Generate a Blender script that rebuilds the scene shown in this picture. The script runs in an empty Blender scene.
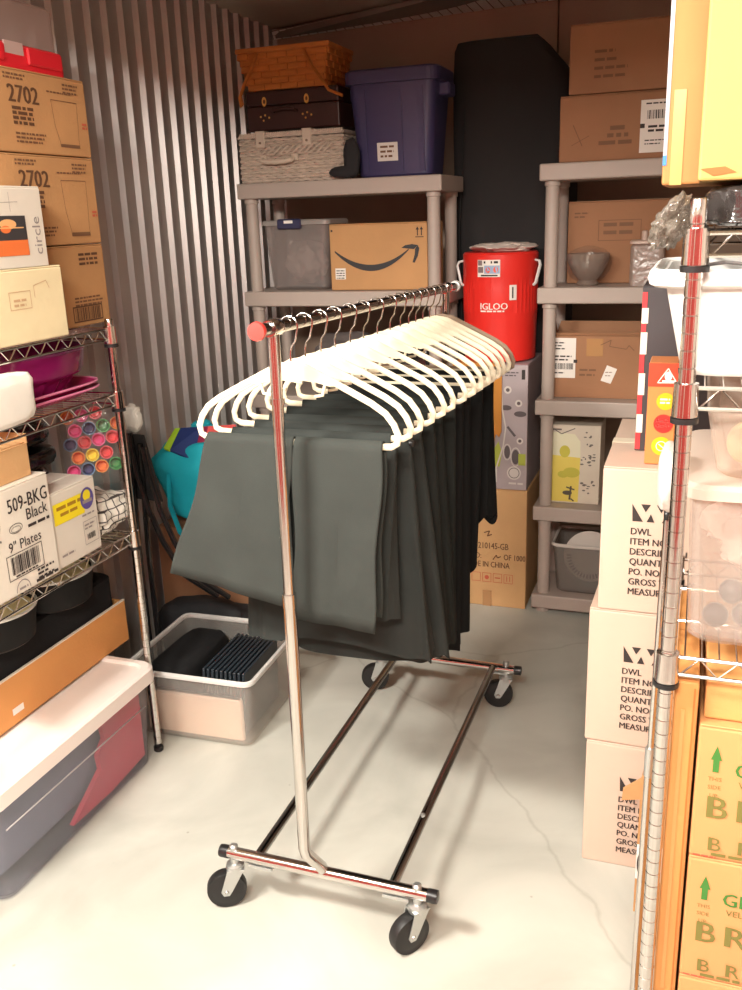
EXPOSURE = 0.62
HEAD = 2.42
L_NEAR, L_FAR, L_WORLD = 82, 78, 1.0
import bpy, bmesh, math, random
from mathutils import Vector, Matrix
random.seed(7)
PI = math.pi
SC = bpy.context.scene
COL = SC.collection

# ------------------------------------------------------------------ materials
def srgb(c):
    out = []
    for v in c:
        v = v / 255.0
        out.append(v / 12.92 if v <= 0.04045 else ((v + 0.055) / 1.055) ** 2.4)
    return (out[0], out[1], out[2], 1.0)

MATS = {}
def mat(name, c, rough=0.6, metal=0.0, var=0.0, vscale=6.0, bump=0.0, bscale=60.0, alpha=1.0,
        spec=0.5, trans=0.0, emit=0.0, stretch=None, c2=None, sheen=0.0):
    if name in MATS:
        return MATS[name]
    m = bpy.data.materials.new(name)
    m.use_nodes = True
    nt = m.node_tree
    b = nt.nodes['Principled BSDF']
    col = srgb(c)
    b.inputs['Base Color'].default_value = col
    b.inputs['Roughness'].default_value = rough
    b.inputs['Metallic'].default_value = metal
    b.inputs['Alpha'].default_value = alpha
    b.inputs['Specular IOR Level'].default_value = spec
    b.inputs['Transmission Weight'].default_value = trans
    if sheen:
        b.inputs['Sheen Weight'].default_value = sheen
    if emit:
        b.inputs['Emission Color'].default_value = col
        b.inputs['Emission Strength'].default_value = emit
    if var or bump:
        tc = nt.nodes.new('ShaderNodeTexCoord')
        mp = nt.nodes.new('ShaderNodeMapping')
        if stretch:
            mp.inputs['Scale'].default_value = stretch
        nt.links.new(tc.outputs['Object'], mp.inputs['Vector'])
    if var:
        n = nt.nodes.new('ShaderNodeTexNoise')
        n.inputs['Scale'].default_value = vscale
        n.inputs['Detail'].default_value = 5
        nt.links.new(mp.outputs['Vector'], n.inputs['Vector'])
        r = nt.nodes.new('ShaderNodeValToRGB')
        r.color_ramp.elements[0].position = 0.3
        r.color_ramp.elements[1].position = 0.7
        lo = tuple(max(0, v * (1 - var)) for v in col[:3]) + (1,)
        hi = srgb(c2) if c2 else tuple(min(1, v * (1 + var)) for v in col[:3]) + (1,)
        r.color_ramp.elements[0].color = lo
        r.color_ramp.elements[1].color = hi
        nt.links.new(n.outputs['Fac'], r.inputs['Fac'])
        nt.links.new(r.outputs['Color'], b.inputs['Base Color'])
    if bump:
        n2 = nt.nodes.new('ShaderNodeTexNoise')
        n2.inputs['Scale'].default_value = bscale
        n2.inputs['Detail'].default_value = 4
        nt.links.new(mp.outputs['Vector'], n2.inputs['Vector'])
        bp = nt.nodes.new('ShaderNodeBump')
        bp.inputs['Strength'].default_value = bump
        bp.inputs['Distance'].default_value = 0.01
        nt.links.new(n2.outputs['Fac'], bp.inputs['Height'])
        nt.links.new(bp.outputs['Normal'], b.inputs['Normal'])
    MATS[name] = m
    return m

# a thin translucent plastic: mixes see-through, scattered and glossy light
def film(name, c, see=0.5, rough=0.25, gloss=0.12, bump=0.0, bscale=30):
    if name in MATS:
        return MATS[name]
    m = bpy.data.materials.new(name)
    m.use_nodes = True
    nt = m.node_tree
    nt.nodes.remove(nt.nodes['Principled BSDF'])
    out = nt.nodes['Material Output']
    tr = nt.nodes.new('ShaderNodeBsdfTransparent')
    tr.inputs['Color'].default_value = tuple(0.5 + 0.5 * v for v in srgb(c)[:3]) + (1,)
    di = nt.nodes.new('ShaderNodeBsdfDiffuse'); di.inputs['Color'].default_value = srgb(c)
    tl = nt.nodes.new('ShaderNodeBsdfTranslucent'); tl.inputs['Color'].default_value = srgb(c)
    gl = nt.nodes.new('ShaderNodeBsdfGlossy'); gl.inputs['Roughness'].default_value = rough
    a = nt.nodes.new('ShaderNodeMixShader'); a.inputs[0].default_value = 0.4
    nt.links.new(di.outputs[0], a.inputs[1]); nt.links.new(tl.outputs[0], a.inputs[2])
    b = nt.nodes.new('ShaderNodeMixShader'); b.inputs[0].default_value = 1 - see
    nt.links.new(tr.outputs[0], b.inputs[1]); nt.links.new(a.outputs[0], b.inputs[2])
    d = nt.nodes.new('ShaderNodeMixShader'); d.inputs[0].default_value = gloss
    nt.links.new(b.outputs[0], d.inputs[1]); nt.links.new(gl.outputs[0], d.inputs[2])
    nt.links.new(d.outputs[0], out.inputs['Surface'])
    if bump:
        tc = nt.nodes.new('ShaderNodeTexCoord')
        n2 = nt.nodes.new('ShaderNodeTexNoise'); n2.inputs['Scale'].default_value = bscale
        n2.inputs['Detail'].default_value = 5; n2.inputs['Distortion'].default_value = 1.5
        nt.links.new(tc.outputs['Object'], n2.inputs['Vector'])
        bp = nt.nodes.new('ShaderNodeBump'); bp.inputs['Strength'].default_value = bump
        bp.inputs['Distance'].default_value = 0.02
        nt.links.new(n2.outputs['Fac'], bp.inputs['Height'])
        for q in (di, tl, gl):
            nt.links.new(bp.outputs['Normal'], q.inputs['Normal'])
    MATS[name] = m
    return m

CARD = lambda: mat('cardboard', (188, 140, 92), 0.75, var=0.08, vscale=5, bump=0.08, bscale=90)
CARD2 = lambda: mat('cardboard_pale', (206, 162, 112), 0.75, var=0.07, vscale=4, bump=0.08, bscale=80)
CARDD = lambda: mat('cardboard_dull', (158, 112, 80), 0.8, var=0.08, vscale=4, bump=0.08, bscale=80)
CARDO = lambda: mat('cardboard_orange', (204, 142, 80), 0.7, var=0.08, vscale=4, bump=0.08, bscale=80)
CARDY = lambda: mat('cardboard_yellow', (206, 150, 90), 0.7, var=0.05, vscale=4, bump=0.08, bscale=80)
WHITEBOX = lambda: mat('white_card', (222, 214, 200), 0.65, var=0.03, vscale=4, bump=0.05, bscale=60)
CREAMBOX = lambda: mat('cream_card', (236, 220, 178), 0.7, var=0.05, vscale=5, bump=0.1, bscale=30)
PINKBOX = lambda: mat('off_white_card', (198, 172, 154), 0.7, var=0.03, vscale=4, bump=0.06, bscale=50)
INK = lambda: mat('black_ink', (48, 40, 38), 0.7)
INKB = lambda: mat('brown_ink', (98, 66, 44), 0.7)
INKF = lambda: mat('faded_ink', (120, 84, 58), 0.7)
GREENINK = lambda: mat('green_ink', (58, 116, 44), 0.7)
OLIVEINK = lambda: mat('olive_ink', (112, 106, 48), 0.7)
REDINK = lambda: mat('red_ink', (196, 92, 66), 0.7)
PAPER = lambda: mat('label_paper', (232, 224, 216), 0.6)
TAPE = lambda: mat('packing_tape', (176, 130, 84), 0.25, spec=0.6)
CHROME = lambda: mat('chrome', (205, 200, 196), 0.12, metal=1.0)
CHROMED = lambda: mat('dark_chrome', (150, 146, 142), 0.16, metal=1.0)
ZINC = lambda: mat('zinc', (190, 192, 190), 0.32, metal=0.85)
BLACKP = lambda: mat('black_plastic', (26, 25, 26), 0.35)
RUBBER = lambda: mat('black_rubber', (24, 23, 23), 0.5, bump=0.05)
RESIN = lambda: mat('grey_resin', (176, 160, 150), 0.5, var=0.04, vscale=3, bump=0.03, bscale=120)
WHITEP = lambda: mat('white_plastic', (226, 224, 220), 0.35)
IVORY = lambda: mat('ivory_velvet', (218, 206, 180), 0.75)
TAUPE = lambda: mat('taupe_velvet', (140, 118, 98), 0.8)

# ------------------------------------------------------------------ mesh helpers
def nb():
    return bmesh.new()

def rotz(v, a):
    c, s = math.cos(a), math.sin(a)
    return Vector((v[0] * c - v[1] * s, v[0] * s + v[1] * c, v[2]))

def box(bm, lo, hi, mi=0, bev=0.0, taper=None, seg=1):
    """axis box; taper=(dx,dy) insets the bottom"""
    x0, y0, z0 = lo; x1, y1, z1 = hi
    tx, ty = taper or (0, 0)
    P = [(x0 + tx, y0 + ty, z0), (x1 - tx, y0 + ty, z0), (x1 - tx, y1 - ty, z0), (x0 + tx, y1 - ty, z0),
         (x0, y0, z1), (x1, y0, z1), (x1, y1, z1), (x0, y1, z1)]
    vs = [bm.verts.new(p) for p in P]
    fs = []
    for q in ((0, 3, 2, 1), (4, 5, 6, 7), (0, 1, 5, 4), (1, 2, 6, 5), (2, 3, 7, 6), (3, 0, 4, 7)):
        f = bm.faces.new([vs[i] for i in q]); f.material_index = mi; fs.append(f)
    if bev:
        es = list({e for f in fs for e in f.edges})
        r = bmesh.ops.bevel(bm, geom=es, offset=bev, segments=seg, affect='EDGES', profile=0.5)
        for f in r['faces']:
            f.material_index = mi
    return vs

def quad(bm, a, b, c, d, mi=0):
    f = bm.faces.new([bm.verts.new(p) for p in (a, b, c, d)]); f.material_index = mi
    return f

def poly(bm, pts, mi=0):
    f = bm.faces.new([bm.verts.new(p) for p in pts]); f.material_index = mi
    return f

def tube(bm, pts, r, n=8, closed=False, mi=0, smooth=True, flat=None):
    pts = [Vector(p) for p in pts]
    N = len(pts)
    rings = []
    up = None
    for i, p in enumerate(pts):
        if closed:
            t = (pts[(i + 1) % N] - pts[i - 1])
        else:
            t = pts[min(i + 1, N - 1)] - pts[max(i - 1, 0)]
        t.normalize()
        if up is None:
            a = Vector((0, 0, 1)) if abs(t.z) < 0.9 else Vector((1, 0, 0))
            up = (a - t * a.dot(t)).normalized()
        else:
            up = (up - t * up.dot(t))
            if up.length < 1e-6:
                up = t.orthogonal()
            up.normalize()
        s = t.cross(up)
        rr = r[i] if isinstance(r, (list, tuple)) else r
        fx, fy = flat or (1, 1)
        rings.append([bm.verts.new(p + (s * math.cos(2 * PI * k / n) * fx + up * math.sin(2 * PI * k / n) * fy) * rr) for k in range(n)])
    for i in range(N if closed else N - 1):
        A, B = rings[i], rings[(i + 1) % N]
        for k in range(n):
            f = bm.faces.new((A[k], A[(k + 1) % n], B[(k + 1) % n], B[k])); f.smooth = smooth; f.material_index = mi
    if not closed:
        f = bm.faces.new(rings[0][::-1]); f.material_index = mi
        f = bm.faces.new(rings[-1]); f.material_index = mi

def lathe(bm, prof, c=(0, 0, 0), n=32, mi=0, axis='Z', cap0=True, cap1=True, sx=1, sy=1, smooth=True):
    rings = []
    for r, h in prof:
        ring = []
        for k in range(n):
            a = 2 * PI * k / n
            u, v = r * math.cos(a) * sx, r * math.sin(a) * sy
            p = {'Z': (u, v, h), 'X': (h, u, v), 'Y': (u, h, v)}[axis]
            ring.append(bm.verts.new((c[0] + p[0], c[1] + p[1], c[2] + p[2])))
        rings.append(ring)
    for A, B in zip(rings, rings[1:]):
        for k in range(n):
            f = bm.faces.new((A[k], A[(k + 1) % n], B[(k + 1) % n], B[k])); f.smooth = smooth; f.material_index = mi
    if cap0:
        f = bm.faces.new(rings[0][::-1]); f.material_index = mi
    if cap1:
        f = bm.faces.new(rings[-1]); f.material_index = mi

def prism(bm, pts2, plane, a, b, mi=0):
    """extrude polygon pts2 lying in plane 'XZ','YZ','XY' between a and b of the third axis"""
    def P(u, v, w):
        return {'XZ': (u, w, v), 'YZ': (w, u, v), 'XY': (u, v, w)}[plane]
    A = [bm.verts.new(P(u, v, a)) for u, v in pts2]
    B = [bm.verts.new(P(u, v, b)) for u, v in pts2]
    n = len(pts2)
    for f in (bm.faces.new(A), bm.faces.new(B[::-1])):
        f.material_index = mi
    for k in range(n):
        f = bm.faces.new((A[k], B[k], B[(k + 1) % n], A[(k + 1) % n])); f.material_index = mi

def blob(bm, c, s, seed=0, amp=0.15, freq=3.0, sub=4, mi=0, box_pow=1.0):
    """crumpled lump"""
    r = bmesh.ops.create_icosphere(bm, subdivisions=sub, radius=1.0)
    from mathutils import noise
    for v in r['verts']:
        p = v.co.copy()
        if box_pow != 1.0:
            p = Vector([math.copysign(abs(q) ** box_pow, q) for q in p])
        d = noise.noise(v.co * freq + Vector((seed * 7.1, seed * 3.3, seed))) + 0.5 * noise.noise(v.co * freq * 2.3 + Vector((seed, 0, 9)))
        p = p * (1 + amp * d)
        v.co = Vector((c[0] + p.x * s[0], c[1] + p.y * s[1], c[2] + p.z * s[2]))
    for v in r['verts']:
        for f in v.link_faces:
            f.smooth = True; f.material_index = mi

def finish(name, bm, mats, parent=None, label=None, recalc=True):
    if recalc:
        bmesh.ops.recalc_face_normals(bm, faces=bm.faces)
    for e in bm.edges:
        if len(e.link_faces) == 2 and e.calc_face_angle(0) > 0.62:
            e.smooth = False
    me = bpy.data.meshes.new(name)
    bm.to_mesh(me); bm.free()
    for m in (mats if isinstance(mats, (list, tuple)) else [mats]):
        me.materials.append(m)
    o = bpy.data.objects.new(name, me)
    COL.objects.link(o)
    if parent:
        o.parent = parent
    if label:
        o['label'] = label
    return o

def tag(o, label, cat, group=None, kind=None):
    o['label'] = label; o['category'] = cat
    if group:
        o['group'] = group
    if kind:
        o['kind'] = kind
    return o

def thing(name, label, cat, loc=(0, 0, 0), rz=0.0, group=None):
    o = bpy.data.objects.new(name, None)
    COL.objects.link(o)
    o.empty_display_size = 0.05
    o.location = loc; o.rotation_euler = (0, 0, rz)
    return tag(o, label, cat, group)

def structure(name, bm, mats, recalc=True):
    o = finish(name, bm, mats, recalc=recalc)
    o['kind'] = 'structure'
    return o

def dup(root, loc=None, rz=None, label=None, mats=None):
    r = root.copy(); COL.objects.link(r)
    if loc is not None: r.location = loc
    if rz is not None: r.rotation_euler = (0, 0, rz)
    if label: r['label'] = label
    for ch in list(root.children):
        c = ch.copy(); COL.objects.link(c); c.parent = r
        for g in list(ch.children):
            d = g.copy(); COL.objects.link(d); d.parent = c
    return r

# ------------------------------------------------------------------ printing on faces (local front face: x right, z up, y = 0 outward is -y)
_TXT = {}
def glyphs(s, bold=0.0):
    k = (s, bold)
    if k not in _TXT:
        cu = bpy.data.curves.new('lettering', 'FONT')
        cu.body = s; cu.size = 1.0; cu.offset = bold; cu.resolution_u = 2
        o = bpy.data.objects.new('lettering', cu); COL.objects.link(o)
        dg = bpy.context.evaluated_depsgraph_get()
        me = bpy.data.meshes.new_from_object(o.evaluated_get(dg))
        vs = [tuple(v.co) for v in me.vertices]; fs = [tuple(p.vertices) for p in me.polygons]
        bpy.data.objects.remove(o); bpy.data.curves.remove(cu); bpy.data.meshes.remove(me)
        xs = [v[0] for v in vs] or [0]
        _TXT[k] = (vs, fs, min(xs), max(xs))
    return _TXT[k]

class Print:
    """prints on a front face; fn maps (u, w) on the face to a 3-D point"""
    def __init__(self, mats, fn=None, eps=0.0013):
        self.bm = nb(); self.mats = mats; self.k = 0
        self.fn = fn or (lambda u, w: (u, -eps - 0.00005 * self.k, w))
    def text(self, s, x, z, h, mi=0, bold=0.0, sx=1.0, align='L', rot=0.0):
        if bold:
            d = bold * h * 0.9
            for q in (-d, d):
                self.text(s, x + q * math.cos(rot), z + q * math.sin(rot), h, mi, 0.0, sx, align, rot)
        self.k += 1
        vs, fs, a, b = glyphs(s, 0.0)
        k = h / 0.69
        off = {'L': -a, 'C': -(a + b) / 2, 'R': -b}[align]
        c, sn = math.cos(rot), math.sin(rot)
        nv = []
        for v in vs:
            u, w = (v[0] + off) * k * sx, v[1] * k
            nv.append(self.bm.verts.new(self.fn(x + u * c - w * sn, z + u * sn + w * c)))
        for f in fs:
            try:
                g = self.bm.faces.new([nv[i] for i in f]); g.material_index = mi
            except ValueError:
                pass
    def rect(self, x0, z0, x1, z1, mi=0, n=1, up=1):
        self.k += up
        for i in range(n):
            a = x0 + (x1 - x0) * i / n; b = x0 + (x1 - x0) * (i + 1) / n
            quad(self.bm, self.fn(a, z0), self.fn(b, z0), self.fn(b, z1), self.fn(a, z1), mi)
    def poly(self, pts, mi=0, up=1):
        self.k += up
        poly(self.bm, [self.fn(*p) for p in pts], mi)
    def frame(self, x0, z0, x1, z1, t, mi=0):
        self.rect(x0, z0, x1, z0 + t, mi); self.rect(x0, z1 - t, x1, z1, mi)
        self.rect(x0, z0 + t, x0 + t, z1 - t, mi); self.rect(x1 - t, z0 + t, x1, z1 - t, mi)
    def line(self, pts, t, mi=0):
        self.k += 1
        for (x0, z0), (x1, z1) in zip(pts, pts[1:]):
            d = Vector((x1 - x0, z1 - z0)); L = d.length or 1
            nx, nz = -d.y / L * t / 2, d.x / L * t / 2
            self.poly([(x0 + nx, z0 + nz), (x0 - nx, z0 - nz), (x1 - nx, z1 - nz), (x1 + nx, z1 + nz)], mi, 0)
    def disc(self, x, z, rx, rz=None, mi=0, n=20, a0=0, a1=2 * PI):
        rz = rz or rx
        self.poly([(x + rx * math.cos(a0 + (a1 - a0) * k / n), z + rz * math.sin(a0 + (a1 - a0) * k / n)) for k in range(n if a1 - a0 > 6 else n + 1)], mi)
    def ring(self, x, z, rx, rz, t, mi=0, n=20, a0=0, a1=2 * PI):
        self.line([(x + rx * math.cos(a0 + (a1 - a0) * k / n), z + rz * math.sin(a0 + (a1 - a0) * k / n)) for k in range(n + 1)], t, mi)
    def lines(self, x, z, w, n, dz, t, mi=0, seed=1, ragged=0.5):
        """rows of print too small to read"""
        rg = random.Random(seed); self.k += 1
        for i in range(n):
            u = x; end = x + w * (1 - ragged * rg.random())
            while u < end:
                l = min(end - u, t * rg.uniform(1.2, 4.5))
                self.rect(u, z - i * dz, u + l, z - i * dz + t, mi, up=0)
                u += l + t * 0.7
    def bars(self, x0, z0, x1, z1, mi=0, seed=3):
        self.k += 1; rg = random.Random(seed); u = x0; w = (x1 - x0) / 70
        while u < x1 - w * 2:
            l = w * rg.choice((1, 1, 2, 3)); self.rect(u, z0, min(u + l, x1), z1, mi, up=0); u += l + w * rg.choice((1, 1, 2))
    def done(self, name, parent, label=None):
        return finish(name, self.bm, self.mats, parent, label, recalc=False)

# ------------------------------------------------------------------ cartons
def carton(name, label, loc, size, m, rz=0.0, cat='box', group=None, tape=True, open_top=False, seam='x', tape_m=None, bev=0.004):
    """box whose local origin is its left front bottom corner"""
    w, d, h = size
    t = thing(name, label, cat, loc, rz, group)
    b = nb()
    if open_top:
        k = 0.004
        box(b, (0, 0, 0), (w, d, k)); box(b, (0, 0, k), (w, k, h)); box(b, (0, d - k, k), (w, d, h))
        box(b, (0, k, k), (k, d - k, h)); box(b, (w - k, k, k), (w, d - k, h))
        finish('body', b, m, t)
        for i, (p0, p1, out) in enumerate((((0, 0), (w, 0), (0, -1)), ((w, 0), (w, d), (1, 0)), ((w, d), (0, d), (0, 1)), ((0, d), (0, 0), (-1, 0)))):
            f = nb(); L = min(w, d) * 0.42
            dx, dy, dz = out[0] * L * 0.08, out[1] * L * 0.08, L * 0.45
            if out == (0, -1): dx, dy, dz = 0, d * 0.02 + 0.006, L * 0.10
            A = Vector((p0[0], p0[1], h)); B = Vector((p1[0], p1[1], h)); D = Vector((dx, dy, dz)); q = (B - A) * 0.03
            if i == 0: A.y += 0.008; B.y += 0.008
            v = [A, B, B + D - q, A + D + q]
            nrm = (B - A).cross(D).normalized() * 0.003
            vs = [f.verts.new(p) for p in v] + [f.verts.new(p + nrm) for p in v]
            for qd in ((0, 1, 2, 3), (7, 6, 5, 4), (0, 4, 5, 1), (1, 5, 6, 2), (2, 6, 7, 3), (3, 7, 4, 0)):
                f.faces.new([vs[j] for j in qd])
            finish('flap', f, m, t)
        return t
    k = 0.004
    box(b, (0, 0, 0), (w, d, h - k), bev=bev, seg=2)
    finish('body', b, m, t)
    g = 0.0015
    for i in range(2):
        f = nb()
        if seam == 'x':
            y0, y1 = (0.001, d / 2 - g) if i == 0 else (d / 2 + g, d - 0.001)
            box(f, (0.001, y0, h - k), (w - 0.001, y1, h), bev=0.0012)
        else:
            x0, x1 = (0.001, w / 2 - g) if i == 0 else (w / 2 + g, w - 0.001)
            box(f, (x0, 0.001, h - k), (x1, d - 0.001, h), bev=0.0012)
        finish('flap', f, m, t)
    if tape:
        f = nb(); e = 0.0008; q = 0.024; dr = min(0.06, h * 0.3)
        if seam == 'x':
            box(f, (-e, d / 2 - q, h), (w + e, d / 2 + q, h + e))
            box(f, (-e * 1.5, d / 2 - q, h - dr), (-e * 0.1, d / 2 + q, h)); box(f, (w + e * 0.1, d / 2 - q, h - dr), (w + e * 1.5, d / 2 + q, h))
        else:
            box(f, (w / 2 - q, -e, h), (w / 2 + q, d + e, h + e))
            box(f, (w / 2 - q, -e * 1.5, h - dr), (w / 2 + q, -e * 0.1, h)); box(f, (w / 2 - q, d + e * 0.1, h - dr), (w / 2 + q, d + e * 1.5, h))
        finish('tape', f, tape_m or TAPE(), t)
    return t

# open plastic bin shell with rolled rim, local origin at centre of base
def bin_shell(bm, w, d, h, tx=0.02, wall=0.004, mi=0, r=0.03, nseg=5):
    def ring(W, D, R, z):
        out = []
        for cx, cy, a0 in ((W / 2 - R, D / 2 - R, 0), (-W / 2 + R, D / 2 - R, PI / 2), (-W / 2 + R, -D / 2 + R, PI), (W / 2 - R, -D / 2 + R, 1.5 * PI)):
            for k in range(nseg + 1):
                a = a0 + PI / 2 * k / nseg
                out.append(bm.verts.new((cx + R * math.cos(a), cy + R * math.sin(a), z)))
        return out
    R = [ring(w - 2 * tx - 0.02, d - 2 * tx - 0.02, r, 0.0), ring(w - 2 * tx, d - 2 * tx, r, 0.01), ring(w, d, r, h),
         ring(w - 2 * wall, d - 2 * wall, r, h), ring(w - 2 * tx - 2 * wall, d - 2 * tx - 2 * wall, r, 0.014)]
    for A, B in zip(R, R[1:]):
        n = len(A)
        for k in range(n):
            f = bm.faces.new((A[k], A[(k + 1) % n], B[(k + 1) % n], B[k])); f.material_index = mi; f.smooth = True
    bm.faces.new(R[0][::-1]).material_index = mi
    bm.faces.new(R[-1]).material_index = mi

def slab_round(bm, w, d, z0, z1, r=0.03, inset=0.0, nseg=5, mi=0, top_dish=0.0, c=(0, 0)):
    def ring(W, D, R, z):
        out = []
        for cx, cy, a0 in ((W / 2 - R, D / 2 - R, 0), (-W / 2 + R, D / 2 - R, PI / 2), (-W / 2 + R, -D / 2 + R, PI), (W / 2 - R, -D / 2 + R, 1.5 * PI)):
            for k in range(nseg + 1):
                a = a0 + PI / 2 * k / nseg
                out.append(bm.verts.new((c[0] + cx + R * math.cos(a), c[1] + cy + R * math.sin(a), z)))
        return out
    e = min(0.008, (z1 - z0) * 0.3)
    R = [ring(w, d, r, z0), ring(w, d, r, z1 - e), ring(w - 2 * e, d - 2 * e, r, z1)]
    if top_dish:
        R += [ring(w - 0.05, d - 0.05, r, z1), ring(w - 0.06, d - 0.06, r, z1 - top_dish)]
    for A, B in zip(R, R[1:]):
        n = len(A)
        for k in range(n):
            f = bm.faces.new((A[k], A[(k + 1) % n], B[(k + 1) % n], B[k])); f.material_index = mi
    bm.faces.new(R[0][::-1]).material_index = mi
    bm.faces.new(R[-1]).material_index = mi
# ------------------------------------------------------------------ camera
cam = bpy.data.cameras.new('camera'); co = bpy.data.objects.new('camera', cam); COL.objects.link(co)
r_ = Vector((0.94303854, 0.3309844, -0.03358022)); d_ = Vector((0.06684094, -0.28738167, -0.95548106)); f_ = Vector((-0.32589967, 0.89881094, -0.2931353))
co.matrix_world = Matrix(((r_.x, -d_.x, -f_.x, 0), (r_.y, -d_.y, -f_.y, 0), (r_.z, -d_.z, -f_.z, 1.68), (0, 0, 0, 1)))
cam.lens = 36 * 907 / 990; cam.sensor_width = 36; cam.clip_start = 0.02
SC.camera = co
SC.view_settings.view_transform = 'Standard'; SC.view_settings.look = 'None'; SC.view_settings.gamma = 1
SC.view_settings.exposure = EXPOSURE

# ------------------------------------------------------------------ setting
XL, XR, YB, YF, ZC = -2.06, 1.02, 4.5, 0.72, 2.575
def floor_mat():
    m = mat('concrete', (190, 188, 178), 0.42, spec=0.35)
    nt = m.node_tree; b = nt.nodes['Principled BSDF']
    tc = nt.nodes.new('ShaderNodeTexCoord')
    n = nt.nodes.new('ShaderNodeTexNoise'); n.inputs['Scale'].default_value = 2.2; n.inputs['Detail'].default_value = 8; n.inputs['Distortion'].default_value = 0.6
    nt.links.new(tc.outputs['Object'], n.inputs['Vector'])
    r = nt.nodes.new('ShaderNodeValToRGB')
    r.color_ramp.elements[0].position = 0.3; r.color_ramp.elements[0].color = srgb((166, 165, 156))
    r.color_ramp.elements[1].position = 0.68; r.color_ramp.elements[1].color = srgb((196, 195, 185))
    nt.links.new(n.outputs['Fac'], r.inputs['Fac'])
    # thin wandering cracks
    v = nt.nodes.new('ShaderNodeTexVoronoi'); v.feature = 'DISTANCE_TO_EDGE'; v.inputs['Scale'].default_value = 0.55
    nz = nt.nodes.new('ShaderNodeTexNoise'); nz.inputs['Scale'].default_value = 4; nz.inputs['Detail'].default_value = 6
    nt.links.new(tc.outputs['Object'], nz.inputs['Vector'])
    mx = nt.nodes.new('ShaderNodeMix'); mx.data_type = 'VECTOR'; mx.inputs[0].default_value = 0.12
    nt.links.new(tc.outputs['Object'], mx.inputs[4]); nt.links.new(nz.outputs['Color'], mx.inputs[5])
    nt.links.new(mx.outputs[1], v.inputs['Vector'])
    cr = nt.nodes.new('ShaderNodeValToRGB')
    cr.color_ramp.elements[0].position = 0.0; cr.color_ramp.elements[0].color = (0.84, 0.83, 0.82, 1)
    cr.color_ramp.elements[1].position = 0.0022; cr.color_ramp.elements[1].color = (1, 1, 1, 1)
    nt.links.new(v.outputs['Distance'], cr.inputs['Fac'])
    mu = nt.nodes.new('ShaderNodeMix'); mu.data_type = 'RGBA'; mu.blend_type = 'MULTIPLY'; mu.inputs[0].default_value = 1
    nt.links.new(r.outputs['Color'], mu.inputs[6]); nt.links.new(cr.outputs['Color'], mu.inputs[7])
    # a few dark specks
    v2 = nt.nodes.new('ShaderNodeTexVoronoi'); v2.inputs['Scale'].default_value = 6.5
    nt.links.new(tc.outputs['Object'], v2.inputs['Vector'])
    sr = nt.nodes.new('ShaderNodeValToRGB')
    sr.color_ramp.elements[0].position = 0.02; sr.color_ramp.elements[0].color = (0.72, 0.7, 0.68, 1)
    sr.color_ramp.elements[1].position = 0.035; sr.color_ramp.elements[1].color = (1, 1, 1, 1)
    nt.links.new(v2.outputs['Distance'], sr.inputs['Fac'])
    mu2 = nt.nodes.new('ShaderNodeMix'); mu2.data_type = 'RGBA'; mu2.blend_type = 'MULTIPLY'; mu2.inputs[0].default_value = 1
    nt.links.new(mu.outputs[2], mu2.inputs[6]); nt.links.new(sr.outputs['Color'], mu2.inputs[7])
    nt.links.new(mu2.outputs[2], b.inputs['Base Color'])
    return m
b = nb(); box(b, (-9.0, -1.8, -0.1), (8.0, 4.6, 0.0)); structure('floor', b, floor_mat())
b = nb(); box(b, (XL - 0.1, YF, ZC), (XR + 0.1, YB + 0.1, ZC + 0.08)); structure('ceiling', b, mat('ceiling_board', (212, 198, 180), 0.8, var=0.05, vscale=2))
# back wall: two brown boards with an open joint
b = nb(); WB = mat('brown_board', (176, 152, 134), 0.75, var=0.08, vscale=3, stretch=(1, 1, 0.25))
box(b, (XL - 0.1, YB, 0), (-0.672, YB + 0.05, ZC)); box(b, (-0.664, YB, 0), (XR + 0.1, YB + 0.05, ZC)); box(b, (XL - 0.1, YB + 0.05, 0), (XR + 0.1, YB + 0.1, ZC))
structure('wall_back', b, WB)
# left wall: ribbed galvanised sheet
b = nb(); pitch = 0.103; y = YF; prof = []
while y < YB:
    prof += [(XL, y), (XL, y + 0.066)]
    prof += [(XL + 0.021, y + 0.075), (XL + 0.021, y + 0.094)]
    y += pitch
prof.append((XL, y))
prof = [(px_, min(py_, YB)) for px_, py_ in prof]
lo = [b.verts.new((p[0], p[1], 0)) for p in prof]; hi = [b.verts.new((p[0], p[1], ZC)) for p in prof]
for i in range(len(prof) - 1):
    if (lo[i].co - lo[i + 1].co).length > 1e-5:
        b.faces.new((lo[i], lo[i + 1], hi[i + 1], hi[i]))
bk = [b.verts.new(p) for p in ((XL - 0.03, prof[0][1], 0), (XL - 0.03, YB, 0), (XL - 0.03, YB, ZC), (XL - 0.03, prof[0][1], ZC))]
b.faces.new(bk)
structure('wall_left', b, mat('galvanised_sheet', (192, 186, 183), 0.40, metal=0.68, var=0.05, vscale=3, stretch=(1, 1, 0.2)), recalc=False)
b = nb(); box(b, (XR, YF, 0), (XR + 0.08, YB, ZC)); structure('wall_right', b, mat('painted_sheet', (190, 178, 166), 0.6))
# front wall round the unit's doorway
b = nb(); WF = mat('front_sheet', (206, 198, 190), 0.6)
box(b, (XL - 0.1, YF - 0.1, 0), (-1.95, YF, ZC)); box(b, (0.92, YF - 0.1, 0), (XR + 0.1, YF, ZC)); box(b, (-1.95, YF - 0.1, HEAD), (0.92, YF, ZC))
structure('wall_front', b, WF)
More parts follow.
